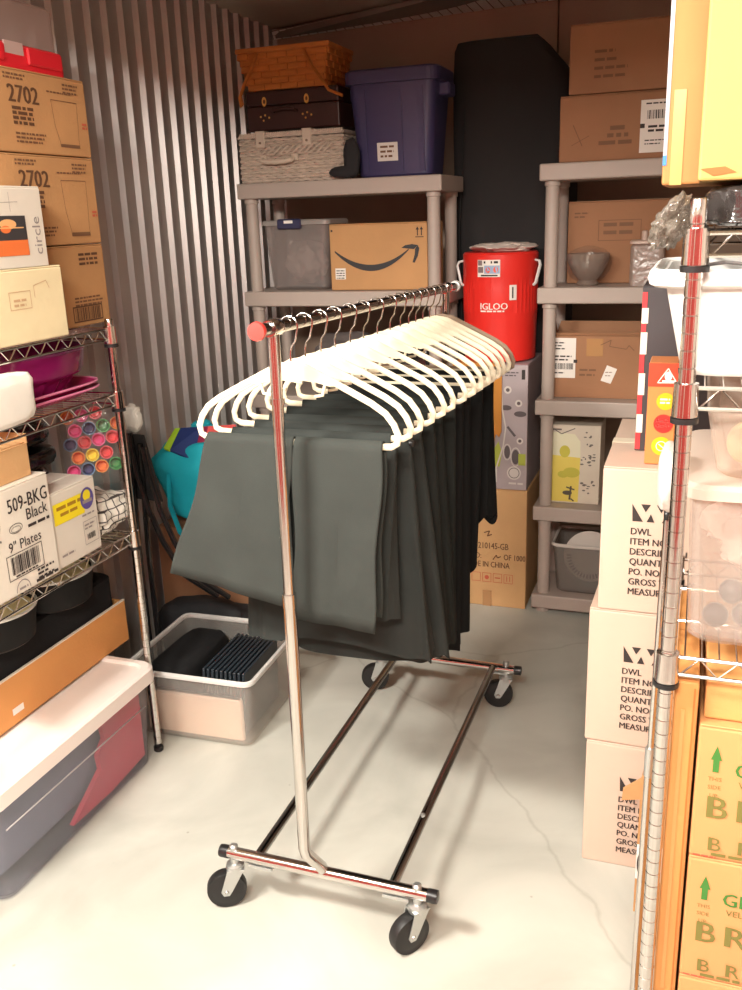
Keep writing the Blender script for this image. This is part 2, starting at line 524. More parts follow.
# hallway outside the unit: far wall with a row of red roll-up doors, ceiling
b = nb(); HX0, HX1 = -9.0, 8.0
DO = [(-8.7, -6.1), (-5.8, -3.2), (-2.9, -0.95), (-0.65, 2.0), (2.3, 4.9), (5.2, 7.8)]
px0 = HX0
for x0, x1 in DO:
    box(b, (px0, -1.8, 0), (x0 - 0.002, -1.7, 2.2)); px0 = x1 + 0.002
box(b, (px0, -1.8, 0), (HX1, -1.7, 2.2)); box(b, (HX0, -1.8, 2.202), (HX1, -1.7, 2.75))
structure('wall_hallway', b, mat('hall_white', (226, 222, 214), 0.7))
for i, (x0, x1) in enumerate(DO):
    b = nb()
    for k in range(26):
        z = k * 0.084
        box(b, (x0, -1.76, z), (x1, -1.73 + 0.012 * (k % 2), z + 0.084))
    structure('door_%d' % (i + 1), b, mat('red_door_paint', (204, 72, 68), 0.45))
b = nb(); box(b, (HX0, -1.8, 2.75), (HX1, YF - 0.1, 2.83)); structure('ceiling_hallway', b, mat('hall_white', (226, 222, 214), 0.7))
b = nb(); box(b, (HX0, YF - 0.1, 0), (XL - 0.1, YF, 2.75)); box(b, (XR + 0.1, YF - 0.1, 0), (HX1, YF, 2.75)); structure('wall_hallway_near', b, mat('hall_white', (226, 222, 214), 0.7))
# pale perforated strip under the ceiling along the back wall
b = nb()
P0, P1 = Vector((XL + 0.005, YB - 0.006, ZC - 0.045)), Vector((-0.62, YB - 0.006, ZC - 0.004))
Q0, Q1 = Vector((XL + 0.005, YB - 0.03, ZC - 0.012)), Vector((-0.62, YB - 0.52, ZC - 0.003))
NS = 30
for i in range(NS):
    for j in range(2):
        def pt(s, t):
            return P0.lerp(P1, s).lerp(Q0.lerp(Q1, s), t)
        g = 0.06
        a_, b_, c_, e_ = pt((i + g) / NS, (j + 0.03) / 2), pt((i + 1 - g) / NS, (j + 0.03) / 2), pt((i + 1 - g) / NS, (j + 0.97) / 2), pt((i + g) / NS, (j + 0.97) / 2)
        dz = Vector((0, 0, -0.004))
        f = b.faces.new([b.verts.new(v + dz) for v in (a_, e_, c_, b_)])
f = b.faces.new([b.verts.new(v) for v in (P0, Q0, Q1, P1)]); f.material_index = 1
structure('trim_1', b, [mat('pale_tile', (246, 242, 236), 0.6), mat('tile_joint', (150, 140, 130), 0.7)])

# ------------------------------------------------------------------ light
def area(name, loc, size, energy, color, target):
    l = bpy.data.lights.new(name, 'AREA'); l.shape = 'RECTANGLE'; l.size, l.size_y = size
    l.energy = energy; l.color = color
    o = bpy.data.objects.new(name, l); COL.objects.link(o); o.location = loc
    o.rotation_euler = (Vector(target) - Vector(loc)).to_track_quat('-Z', 'Y').to_euler()
    return o
area('hallway_light_near', (-1.55, 0.26, 2.55), (0.6, 0.15), L_NEAR, (1.0, 0.955, 0.87), (-0.4, 2.2, 0.6))
area('hallway_light_far', (-0.2, -0.7, 2.62), (1.2, 0.25), L_FAR, (1.0, 0.95, 0.86), (-0.7, 3.0, 1.0))
area('door_fill_left', (-4.6, -0.5, 2.68), (1.2, 0.25), 70, (1.0, 0.96, 0.88), (-4.6, -0.5, 0)); area('door_fill_right', (3.4, -0.5, 2.68), (1.2, 0.25), 70, (1.0, 0.96, 0.88), (3.4, -0.5, 0))  # added fill lamps, so the far red doors show in reflections
w = bpy.data.worlds.new('world'); SC.world = w; w.use_nodes = True
w.node_tree.nodes['Background'].inputs[0].default_value = (1.0, 0.86, 0.76, 1); w.node_tree.nodes['Background'].inputs[1].default_value = L_WORLD

# ------------------------------------------------------------------ chrome wire shelving
def wire_unit(label, loc, rz, W, D, H, levels, group=None):
    t = thing('wire_shelving_unit', label, 'shelving', loc, rz, group)
    for px_, py_ in ((0, 0), (W, 0), (0, D), (W, D)):
        b = nb(); pr = [(0.0125, 0.03)]; z = 0.055
        while z < H - 0.01:
            pr += [(0.0125, z - 0.0012), (0.0114, z - 0.0004), (0.0114, z + 0.0004), (0.0125, z + 0.0012)]
            z += 0.0254
        pr += [(0.0125, H - 0.003), (0.011, H)]
        lathe(b, pr, (px_, py_, 0), n=16)
        p = finish('post', b, CHROME(), t)
        b = nb(); lathe(b, [(0.013, 0.0), (0.016, 0.004), (0.016, 0.016), (0.006, 0.018), (0.006, 0.034)], (px_, py_, 0), n=16)
        finish('leveling_foot', b, BLACKP(), p)
    for z in levels:
        b = nb(); r = 0.0032; dz = 0.034; e = 0.010
        for zz in (z - r, z - dz):
            for a_, b_ in (((e, 0, zz), (W - e, 0, zz)), ((e, D, zz), (W - e, D, zz)), ((0, e, zz), (0, D - e, zz)), ((W, e, zz), (W, D - e, zz))):
                tube(b, [a_, b_], r, 6)
        def zig(A, B):
            A, B = Vector(A), Vector(B); n = max(2, int((B - A).length / 0.055)) * 2
            tube(b, [A.lerp(B, i / n) + Vector((0, 0, -r if i % 2 else -dz)) for i in range(n + 1)], 0.0021, 5)
        zig((0.02, 0, z), (W - 0.02, 0, z)); zig((0.02, D, z), (W - 0.02, D, z)); zig((0, 0.02, z), (0, D - 0.02, z)); zig((W, 0.02, z), (W, D - 0.02, z))
        x = 0.026
        while x < W - 0.01:
            tube(b, [(x, 0, z - 0.0016), (x, D, z - 0.0016)], 0.0016, 5); x += 0.0262
        for yy in (D / 3, 2 * D / 3):
            tube(b, [(0, yy, z - 0.006), (W, yy, z - 0.006)], 0.0028, 6)
        s = finish('wire_shelf', b, CHROME(), t)
        for px_, py_ in ((0, 0), (W, 0), (0, D), (W, D)):
            b = nb(); lathe(b, [(0.0135, z - 0.047), (0.0192, z - 0.046), (0.0178, z + 0.004), (0.0135, z + 0.005)], (px_, py_, 0), n=18)
            finish('collar', b, CHROME(), s)
            b = nb(); lathe(b, [(0.0135, z - 0.056), (0.0205, z - 0.056), (0.0205, z - 0.0475), (0.0135, z - 0.0475)], (px_, py_, 0), n=18)
            finish('clip', b, BLACKP(), s)
    return t
LX = -1.60
wire_unit('chrome wire shelving unit along the ribbed metal wall on the left', (LX, 1.335, 0), PI / 2, 0.91, 0.41, 1.425, (1.40, 1.21, 0.775))
wire_unit('tall chrome wire shelving unit at the right edge with white bin', (-0.008, 1.41, 0), 0, 0.91, 0.45, 1.69, (1.645, 1.425, 0.985, 0.08))

# ------------------------------------------------------------------ rolling garment rack
BX0, BX1 = -0.788, -0.765      # the bar drifts a little to the right along its run
YN, YFR = 1.69, 2.845          # near and far base bars
UN, UF = 1.64, 2.885           # near and far uprights
def bar_at(y):
    s = (y - UN) / (UF - UN)
    return BX0 + (BX1 - BX0) * s, 1.477 - 0.024 * s
rack = thing('garment_rack', 'chrome rolling garment rack on four black casters in the middle of the floor', 'garment rack', (-0.77, 2.27, 0))
def rp(name, b, m, parent=None, label=None):
    o = finish(name, b, m, parent or rack, label)
    if parent is None:
        o.matrix_parent_inverse = Matrix.Translation((0.77, -2.27, 0))
    return o
ZB = 0.152
for y, xa, xb, za, zb in ((YN, -1.035, -0.50, ZB, ZB), (YFR, -1.04, -0.515, ZB, ZB - 0.006)):
    b = nb(); tube(b, [(xa, y, za), (xb, y, zb)], 0.0155, 16); cb = rp('base_bar', b, CHROME())
    for x, s in ((xa, -1), (xb, 1)):
        b = nb(); lathe(b, [(0.0162, -0.006 * s), (0.0165, 0.012 * s), (0.0155, 0.018 * s), (0.009, 0.020 * s)], (x, y, za if s < 0 else zb), 18, axis='X')
        rp('end_cap', b, BLACKP())
RAILS = (-0.952, -0.596)
for i, x in enumerate(RAILS):
    b = nb(); tube(b, [(x, YN + 0.013, ZB - 0.002), (x, YFR - 0.013, ZB - 0.004)], 0.0125, 14); rl = rp('rail', b, CHROMED())
    for y in (YN, YFR):
        b = nb(); box(b, (x - 0.02, y - 0.012, ZB - 0.024), (x + 0.045, y + 0.012, ZB - 0.0165))
        rp('bracket', b, ZINC(), rl)
    if i == 1:
        b = nb(); lathe(b, [(0.0065, 0), (0.0065, 0.004), (0.003, 0.006)], (x - 0.0, YN + 0.27, ZB + 0.009), 10); rp('button', b, ZINC(), rl)
def caster(x, y, az, i):
    c = nb()
    # swivel stem, top plate
    lathe(c, [(0.011, 0.098), (0.011, ZB + 0.022), (0.007, ZB + 0.026)], (x, y, 0), 14)
    lathe(c, [(0.017, 0.100), (0.023, 0.104), (0.023, 0.120), (0.014, 0.124)], (x, y, 0), 18)
    off = rotz((0, 0.026, 0), az)   # trailing offset of the axle
    wx, wy = x + off.x, y + off.y
    ax = rotz((1, 0, 0), az); fw = rotz((0, 1, 0), az)
    for s in (-1, 1):
        o_ = ax * (0.0185 * s)
        pts = [(-0.021, 0.112), (0.021, 0.112), (0.040, 0.052), (0.034, 0.040), (0.020, 0.040), (0.012, 0.052)]
        A, B = [], []
        for u, z in pts:
            p = Vector((x, y, z)) + fw * u
            A.append(c.verts.new(p + o_ * 0.94)); B.append(c.verts.new(p + o_ * 1.10))
        c.faces.new(A); c.faces.new(B[::-1])
        for k in range(len(pts)):
            c.faces.new((A[k], B[k], B[(k + 1) % len(pts)], A[(k + 1) % len(pts)]))
    tp = [Vector((x, y, 0)) + fw * u + ax * v for u, v in ((-0.022, -0.02), (0.022, -0.02), (0.022, 0.02), (-0.022, 0.02))]
    A = [c.verts.new((p.x, p.y, 0.109)) for p in tp]; B = [c.verts.new((p.x, p.y, 0.113)) for p in tp]
    c.faces.new(A); c.faces.new(B[::-1])
    for k in range(4):
        c.faces.new((A[k], B[k], B[(k + 1) % 4], A[(k + 1) % 4]))
    fk = rp('caster', c, ZINC())
    b = nb()
    prof = [(0.008, -0.0155), (0.034, -0.0155), (0.040, -0.013), (0.0485, -0.0145), (0.0505, -0.009), (0.0505, 0.009), (0.0485, 0.0145), (0.040, 0.013), (0.034, 0.0155), (0.008, 0.0155)]
    lathe(b, prof, (0, 0, 0), 32, axis='X')
    bmesh.ops.rotate(b, verts=b.verts, cent=(0, 0, 0), matrix=Matrix.Rotation(az, 3, 'Z')); bmesh.ops.translate(b, verts=b.verts, vec=(wx, wy, 0.0508))
    rp('wheel', b, RUBBER(), fk)
    b = nb(); lathe(b, [(0.004, -0.024), (0.0062, -0.021), (0.0062, 0.021), (0.004, 0.024)], (0, 0, 0), 12, axis='X')
    bmesh.ops.rotate(b, verts=b.verts, cent=(0, 0, 0), matrix=Matrix.Rotation(az, 3, 'Z')); bmesh.ops.translate(b, verts=b.verts, vec=(wx, wy, 0.0508))
    rp('axle', b, ZINC(), fk)
caster(-1.015, YN, math.radians(118), 0); caster(-0.532, YN, math.radians(142), 1); caster(-1.012, YFR, math.radians(105), 2); caster(-0.55, YFR, math.radians(100), 3)
for y0, y1, xj in ((YN, UN, -0.772), (YFR, UF, -0.80)):
    xt, zt = bar_at(y1)
    b = nb(); xm = xj - 0.022 if y1 < 2 else xj
    tube(b, [(xj, y0, ZB + 0.006), (xj, y0 + (y1 - y0) * 0.12, ZB + 0.02), (xm + (xj - xm) * 0.1, y1 - (y1 - y0) * 0.08, ZB + 0.085), (xm, y1, ZB + 0.105), (xm + (xt - xm) * 0.62, y1, 0.90)], 0.0145, 16)
    up = rp('upright', b, CHROME())
    b = nb(); xs = xm + (xt - xm) * 0.62
    tube(b, [(xs, y1, 0.88), (xt, y1, zt - 0.012)], 0.0122, 16); rp('telescoping_tube', b, CHROME(), up)
    b = nb(); lathe(b, [(0.0155, -0.016), (0.0155, 0.016)], (xs, y1, 0.893), 16); rp('sleeve', b, CHROME(), up)
    b = nb(); lathe(b, [(0.0148, -0.006), (0.0148, 0.006)], (xt + (xs - xt) * 0.23, y1, 1.33), 16); rp('sleeve', b, CHROME(), up)
b = nb(); xa, za = bar_at(1.575); xb, zb_ = bar_at(3.0)
tube(b, [(xa, 1.575, za), (xb, 3.0, zb_)], 0.0128, 16); hb = rp('hanging_bar', b, CHROMED())
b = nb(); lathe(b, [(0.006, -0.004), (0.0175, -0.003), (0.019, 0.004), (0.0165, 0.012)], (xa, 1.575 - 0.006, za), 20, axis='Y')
rp('end_cap', b, mat('end_cap_red_reflection', (208, 66, 60), 0.3), hb)  # red surroundings mirrored in the cap, painted into its colour
b = nb(); lathe(b, [(0.0165, -0.012), (0.019, 0.0), (0.0165, 0.006)], (xb, 3.0, zb_), 20, axis='Y'); rp('end_cap', b, WHITEP(), hb)
for y in (UN, UF):
    x, z = bar_at(y); b = nb(); lathe(b, [(0.0165, -0.022), (0.0175, -0.02), (0.0175, 0.02), (0.0165, 0.022)], (x, y, z), 18, axis='Y'); rp('tee_joint', b, CHROME(), hb)

# ------------------------------------------------------------------ hangers
def hanger(label, m):
    t = thing('clothes_hanger', label, 'hanger', (0, 0, 0), 0, 'velvet hangers on the rack bar')
    # origin sits on the bar's axis
    b = nb(); R = 0.0195
    pts = [(R * math.cos(a), 0, R * math.sin(a) - 0.0035) for a in [math.radians(v) for v in range(205, -30, -15)]]
    pts = [(-p[0] * -1, 0, p[2]) for p in pts]
    pts += [(0.012, 0, -0.035), (0.003, 0, -0.046), (0.0, 0, -0.058), (0.0, 0, -0.085)]
    tube(b, pts, 0.0019, 8)
    finish('hook', b, CHROME(), t)
    b = nb(); q = 0.0115
    def bez(P, n=6):
        return P
    half = [(0.0, -0.082), (0.035, -0.088), (0.075, -0.108), (0.13, -0.135), (0.175, -0.158), (0.205, -0.178), (0.222, -0.200), (0.231, -0.222), (0.228, -0.240), (0.215, -0.247), (0.19, -0.248)]
    # curved yoke in the middle, arms, rounded ends and the bar along the bottom
    path = [(x, 0, z) for x, z in half] + [(-x, 0, z) for x, z in half[::-1][:-1]]
    rad = []
    for p in path:
        a = abs(p[0]); rad.append(0.0072)
    tube(b, path, rad, 10, closed=True, flat=(0.62, 1.0))
    # broad web under the neck
    web = [(0.0, -0.078), (0.03, -0.083), (0.07, -0.103), (0.105, -0.122), (0.085, -0.125), (0.055, -0.118), (0.025, -0.115), (0.0, -0.118)]
    web = web + [(-x, z) for x, z in web[::-1][1:-1]]
    prism(b, web, 'XZ', -0.0042, 0.0042)
    for s in (-1, 1):
        tube(b, [(s * 0.075, 0, -0.120), (s * 0.068, 0, -0.145), (s * 0.05, 0, -0.148)], 0.0035, 7)
    finish('body', b, m, t)
    return t
HRZ = [math.radians(v) for v in (-1.0, 1.0, -1.5, 1.0, 0, -1.5, 1.5, 0.5, -1.0, 1.5, 0, 1, -1, 1, 0)]
HY = [1.712, 1.785, 1.868, 1.95, 2.045, 2.135, 2.235, 2.335, 2.42, 2.495, 2.56, 2.63, 2.70, 2.765, 2.83]
HL = ['ivory velvet hanger nearest the red bar cap, its left arm reaching out front',
      'ivory velvet hanger second from the red bar cap', 'ivory velvet hanger third from the red bar cap',
      'ivory velvet hanger fourth from the red bar cap', 'ivory velvet hanger fifth from the red bar cap',
      'ivory velvet hanger sixth from the red bar cap', 'ivory velvet hanger seventh from the red bar cap',
      'ivory velvet hanger eighth from the red bar cap, in the middle of the row', 'ivory velvet hanger seventh from the far end of the bar',
      'ivory velvet hanger sixth from the far end of the bar', 'ivory velvet hanger fifth from the far end of the bar',
      'ivory velvet hanger fourth from the far end of the bar', 'ivory velvet hanger third from the far end of the bar',
      'ivory velvet hanger in front of the taupe one at the far end', 'taupe velvet hanger farthest along the bar in front of the red cooler']
h0 = hanger(HL[0], IVORY()); h1 = hanger(HL[-1], TAUPE())
rg = random.Random(4)
for i, y in enumerate(HY):
    x, z = bar_at(y)
    rz = HRZ[i]
    if i == 0:
        h = h0; h.location = (x, y, z); h.rotation_euler = (0, 0, rz)
    elif i == len(HY) - 1:
        h = h1; h.location = (x, y, z); h.rotation_euler = (0, 0, rz)
    else:
        h = dup(h0, (x, y, z), rz, HL[i])

# ------------------------------------------------------------------ garments folded over the hanger bars
def fabric(name, c):
    return mat(name, c, 0.85, var=0.10, vscale=9, bump=0.10, bscale=420, spec=0.2)
def drape(b, x0, x1, ztop, zf, zb, t0=0.012, spread=0.02, flare=(0, 0), amp=0.008, k=2.0, seed=0, hem=0.0, slant=0.0, nu=36, nv=44, thick=0.0025):
    """sheet hung over a bar running along x: front hem at height zf, back hem at zb"""
    rg = random.Random(seed); ph = [rg.uniform(0, 6.28) for _ in range(6)]
    def P(u, v):
        # v 0..1 front hem->top, 1..2 top->back hem
        if v <= 1:
            s = (1 - v) ** 1.7; Lz = ztop - zf
        else:
            s = (v - 1) ** 1.7; Lz = ztop - zb
        sg = -1 if v <= 1 else 1
        zz = ztop - Lz * s
        y = sg * (t0 * min(1, Lz * s / 0.012) ** 0.5 + spread * s)
        x = x0 + (x1 - x0) * u
        cx = (x0 + x1) / 2
        e = s ** 1.15
        x += (flare[0] * (1 - u) * -1 + flare[1] * u) * e
        f = amp * min(1, s * 1.4) * (math.sin(2 * PI * k * u + ph[0]) + 0.5 * math.sin(2 * PI * k * 2.3 * u + ph[1] + s * 1.5) + 0.35 * math.sin(2 * PI * k * 0.7 * u + s * 5 + ph[2]))
        y += f
        x += 0.004 * math.sin(9 * s + ph[3]) * (1 if u > 0.5 else -1)
        zz += hem * s * math.sin(2 * PI * k * 1.3 * u + ph[4]) + slant * s * (u - 0.5)
        return Vector((x, y, zz))
    outer = [[b.verts.new(P(i / nu, 2.0 * j / nv)) for i in range(nu + 1)] for j in range(nv + 1)]
    fs = []
    for j in range(nv):
        for i in range(nu):
            f = b.faces.new((outer[j][i], outer[j][i + 1], outer[j + 1][i + 1], outer[j + 1][i])); f.smooth = True; fs.append(f)
    return fs
def garment(name, label, hanger_i, m, panels, part='panel', cat='trousers', group=None):
    y = HY[hanger_i]; x, z = bar_at(y)
    zt = z - 0.248 + 0.0115
    t = thing(name, label, cat, (x, y, zt), HRZ[hanger_i], group)
    for p in panels:
        b = nb(); drape(b, **p)
        o = finish(part, b, m, t)
        so = o.modifiers.new('cloth thickness', 'SOLIDIFY'); so.thickness = 0.0025; so.offset = 0
    return t
GREY = fabric('charcoal_cloth', (50, 53, 50)); GREY2 = fabric('dark_charcoal_cloth', (42, 45, 43)); BLK = fabric('black_cloth', (31, 34, 32)); BLK2 = fabric('deep_black_cloth', (21, 22, 22))
GG = 'dark garments folded over the hangers'
def hung(b, wl, wr, bl, br, depth, length, pleat=0.006, k=9, seed=0, slant=0.0, hem=0.008, n=120, m=26):
    """closed cloth body hung over the bar: pinched at the top, full below, pleated sides"""
    rg = random.Random(seed); ph = [rg.uniform(0, 6.28) for _ in range(5)]; rings = []
    for j in range(m + 1):
        s = (j / m) ** 1.5
        xl = wl + (bl - wl) * s ** 1.1; xr = wr + (br - wr) * s ** 1.1
        cx, a = (xl + xr) / 2, (xr - xl) / 2
        d = 0.011 * min(1, (s * length / 0.012 + 0.02)) ** 0.5 + (depth - 0.011) * min(1, s * 2.2) ** 0.8
        ring = []
        for q in range(n):
            th = 2 * PI * q / n; ct, st = math.cos(th), math.sin(th)
            x = a * math.copysign(abs(ct) ** 0.5, ct); y = d * math.copysign(abs(st) ** 0.7, st)
            f = 1 - min(1, s * 1.5) * (pleat / max(depth, 0.001)) * 0.5 * (1 + math.sin(k * th + ph[0] + 1.2 * s) * 0.7 + 0.5 * math.sin(k * 0.53 * th + ph[1] - 2 * s))
            f2 = 1 - min(1, s * 1.5) * 0.035 * (1 + math.sin(5 * th + ph[2] + 2 * s))
            z = -length * s - hem * s * (math.sin(3 * th + ph[3]) + 0.5 * math.sin(7 * th + ph[4])) + slant * s * (x / max(a, 0.01))
            if j == 0: y *= 0.3
            ring.append(b.verts.new((cx + x * f2, y * f, z)))
        rings.append(ring)
    last = [b.verts.new((v.co.x * 0.97, v.co.y * 0.8, v.co.z + 0.02)) for v in rings[-1]]; rings.append(last)
    for A, B in zip(rings, rings[1:]):
        for q in range(n):
            zc_ = (A[q].co.z + B[q].co.z) / 2; xc_ = abs((A[q].co.x + A[(q + 1) % n].co.x) / 2 - (wl + wr) / 2)
            if zc_ > -0.028 and xc_ > 0.93 * (wr - wl) / 2: continue      # open ends where the hanger bar passes
            b.faces.new((A[q], A[(q + 1) % n], B[(q + 1) % n], B[q])).smooth = True
    b.faces.new(rings[0][::-1]); b.faces.new(rings[-1])
garment('trousers', 'charcoal trousers on the first hanger behind the near upright', 0, GREY,
        [dict(x0=-0.207, x1=-0.004, ztop=0, zf=-0.362, zb=-0.345, flare=(0.125, -0.035), amp=0.003, k=1.1, seed=2, spread=0.012, slant=-0.05),
         dict(x0=0.001, x1=0.20, ztop=0, zf=-0.418, zb=-0.40, flare=(0.02, -0.03), amp=0.003, k=1.0, seed=5, spread=0.012, slant=-0.015)], part='trouser_leg', group=GG)
def hang_up(name, label, i, m, cat, part, **kw):
    y = HY[i]; x, z = bar_at(y)
    t = thing(name, label, cat, (x, y, z - 0.248 + 0.0115), HRZ[i], GG)
    b = nb(); hung(b, **kw); finish(part, b, m, t)
    return t
hang_up('trousers', 'charcoal trousers on the second hanger, layered just behind the front pair', 1, GREY2, 'trousers', 'trouser_legs', wl=-0.20, wr=0.202, bl=-0.31, br=0.20, depth=0.030, length=0.405, k=5, seed=9, slant=-0.03, hem=0.004)
sk = hang_up('skirt', 'dark charcoal pleated skirt with a black button, on the third hanger', 2, GREY2, 'skirt', 'skirt_body', wl=-0.19, wr=0.205, bl=-0.24, br=0.265, depth=0.036, length=0.55, k=13, seed=11, pleat=0.011, hem=0.010)
b = nb(); lathe(b, [(0.0, 0.004), (0.007, 0.004), (0.008, 0.0), (0.008, -0.004)], (0, 0, 0), 14, axis='X', cap0=False); bmesh.ops.translate(b, verts=b.verts, vec=(0.211, -0.008, -0.035)); finish('button', b, BLACKP(), sk)
hang_up('skirt', 'dark charcoal skirt on the fourth hanger with the wavy low hem', 3, GREY2, 'skirt', 'skirt_body', wl=-0.19, wr=0.20, bl=-0.22, br=0.27, depth=0.038, length=0.60, k=11, seed=14, pleat=0.012, hem=0.012)
hang_up('skirt', 'black skirt on the fifth hanger from the red cap', 4, BLK, 'skirt', 'skirt_body', wl=-0.19, wr=0.205, bl=-0.21, br=0.255, depth=0.042, length=0.60, k=11, seed=17, pleat=0.012)
hang_up('trousers', 'black trousers on the sixth hanger from the red cap', 5, BLK, 'trousers', 'trouser_legs', wl=-0.19, wr=0.20, bl=-0.20, br=0.235, depth=0.043, length=0.63, k=7, seed=19)
hang_up('skirt', 'black skirt with deep side folds on the seventh hanger from the red cap', 6, BLK, 'skirt', 'skirt_body', wl=-0.19, wr=0.205, bl=-0.20, br=0.215, depth=0.046, length=0.66, k=7, seed=23, pleat=0.014)
hang_up('trousers', 'long black trousers on the eighth hanger, hem nearest the floor', 7, BLK2, 'trousers', 'trouser_legs', wl=-0.20, wr=0.20, bl=-0.20, br=0.20, depth=0.044, length=0.755, k=4, seed=29, pleat=0.004, hem=0.003)
hang_up('trousers', 'long black trousers on the seventh hanger from the far end', 8, BLK2, 'trousers', 'trouser_legs', wl=-0.20, wr=0.20, bl=-0.20, br=0.195, depth=0.036, length=0.74, k=4, seed=31, pleat=0.004, hem=0.003)
hang_up('jacket', 'short black garment on the fifth hanger from the far end', 10, BLK2, 'jacket', 'jacket_body', wl=-0.19, wr=0.20, bl=-0.20, br=0.185, depth=0.042, length=0.60, k=7, seed=37, hem=0.014)
hang_up('jacket', 'short black garment near the far upright with a ragged hem', 12, BLK2, 'jacket', 'jacket_body', wl=-0.19, wr=0.20, bl=-0.20, br=0.215, depth=0.046, length=0.47, k=9, seed=41, hem=0.02)
# ------------------------------------------------------------------ left shelving: things on it
RZ = PI / 2          # things that face the aisle: local x runs along +Y, local depth towards the wall
def tumbler(P, x, z, w, h, m):
    P.line([(x, z + h), (x + w, z + h)], 0.0018, m)
    L = [(x, z + h), (x + w * 0.06, z + h * 0.45), (x + w * 0.18, z + h * 0.12), (x + w * 0.2, z)]
    R = [(x + w, z + h), (x + w * 0.97, z + h * 0.45), (x + w * 0.94, z + h * 0.2), (x + w * 0.95, z)]
    P.line(L, 0.0014, m); P.line(R, 0.0014, m); P.rect(x + w * 0.2, z, x + w * 0.95, z + h * 0.07, m)
BXF, BY0, BW = -1.70, 1.92, 0.478
zs = [1.401, 1.633, 1.872]; hs = [0.229, 0.236, 0.205]
lab = ['brown glassware carton with barcode, lowest of three stacked on the left shelf',
       'brown 2702 glassware carton between two like it, partly behind the white picture box',
       'brown 2702 glassware carton on top of its stack under the red lid']
for i in range(3):
    t = carton('cardboard_box', lab[i], (BXF, BY0, zs[i]), (BW, 0.283, hs[i]), CARD(), RZ, group='brown glassware cartons', seam='x')
    P = Print([INKB(), INKF(), REDINK()])
    h = hs[i]
    if i == 0:
        P.lines(0.355, h - 0.03, 0.10, 3, 0.013, 0.007, 0, seed=5, ragged=0.15)
        P.lines(0.315, 0.078, 0.15, 3, 0.010, 0.005, 1, seed=6, ragged=0.25)
        P.frame(0.30, 0.012, 0.44, 0.058, 0.004, 0); P.bars(0.31, 0.017, 0.43, 0.053, 0)
    else:
        P.lines(0.14, h - 0.018, 0.10, 2, 0.009, 0.005, 1, seed=7)
        P.text('2702', 0.15, h - 0.082, 0.042, 0, bold=0.05)
        P.lines(0.158, h - 0.100, 0.085, 4, 0.012, 0.008, 0, seed=8, ragged=0.1)
        P.lines(0.375, h - 0.022, 0.075, 3, 0.010, 0.005, 1, seed=9, ragged=0.2)
        P.lines(0.305, h - 0.045, 0.11, 1, 0.01, 0.004, 1, seed=3, ragged=0.1)
        tumbler(P, 0.318, 0.022, 0.112, h - 0.085, 1)
        P.lines(0.16, 0.045, 0.14, 3, 0.010, 0.005, 1, seed=12, ragged=0.3)
        P.lines(0.445, 0.085, 0.026, 2, 0.01, 0.006, 2, seed=14, ragged=0.1)
    P.done('printed_lettering', t)
# red tote lid lying on the cartons, clear box on it
t = thing('storage_tote', 'clear tote with a red rimmed base on top of the brown cartons', 'storage tote', (-1.86, 2.115, 2.0785))
b = nb(); slab_round(b, 0.30, 0.46, 0, 0.062, r=0.03)
for s in (1,):
    pass
box(b, (0.146, -0.02, 0.034), (0.1515, 0.05, 0.064), mi=1)
finish('red_base', b, [mat('red_plastic', (222, 40, 52), 0.35), mat('pale_notch', (196, 170, 164), 0.4)], t)
for y0, y1 in ((0.06, 0.20), (-0.20, -0.03)):
    b = nb(); box(b, (0.149, y0, 0.014), (0.158, y1, 0.058), bev=0.004); finish('latch', b, mat('red_plastic', (222, 40, 52), 0.35), t)
b = nb(); slab_round(b, 0.285, 0.44, 0.063, 0.17, r=0.04); finish('clear_body', b, film('clear_plastic_pink', (226, 206, 200), see=0.55), t)
# white picture box and cream carton at the front of the top shelf
t = carton('cardboard_box', 'cream carton with faint stamp at the front edge of the left top shelf', (-1.605, 1.70, 1.401), (0.37, 0.09, 0.185), CREAMBOX(), RZ, tape=False)
P = Print([mat('faint_ink', (206, 170, 130), 0.7)]); P.frame(0.155, 0.085, 0.235, 0.13, 0.002, 0); P.lines(0.17, 0.105, 0.05, 2, 0.012, 0.006, 0)
P.line([(0.25, 0.11), (0.25, 0.14), (0.30, 0.15), (0.31, 0.13)], 0.002, 0); P.done('printed_lettering', t)
t = carton('cardboard_box', 'white picture box with orange and black photo panel on the cream carton', (-1.606, 1.655, 1.587), (0.37, 0.085, 0.195), WHITEBOX(), RZ, tape=False, bev=0.002)
P = Print([mat('photo_dark', (62, 60, 62), 0.4), mat('photo_orange', (232, 120, 62), 0.4), mat('photo_peach', (232, 178, 120), 0.4), mat('grey_ink', (150, 140, 136), 0.6)])
P.rect(0.10, 0.03, 0.30, 0.125, 0); P.rect(0.10, 0.03, 0.30, 0.067, 1); P.disc(0.235, 0.105, 0.03, 0.012, 2); P.disc(0.225, 0.093, 0.018, 0.009, 1)
P.text('circle', 0.352, 0.03, 0.030, 3, rot=PI / 2); P.line([(0.21, 0.14), (0.21, 0.185)], 0.001, 3); P.line([(0.25, 0.135), (0.25, 0.18)], 0.001, 3)
P.line([(0.20, 0.155), (0.28, 0.158)], 0.001, 3); P.rect(0.12, 0.095, 0.29, 0.098, 2); P.done('printed_picture', t)
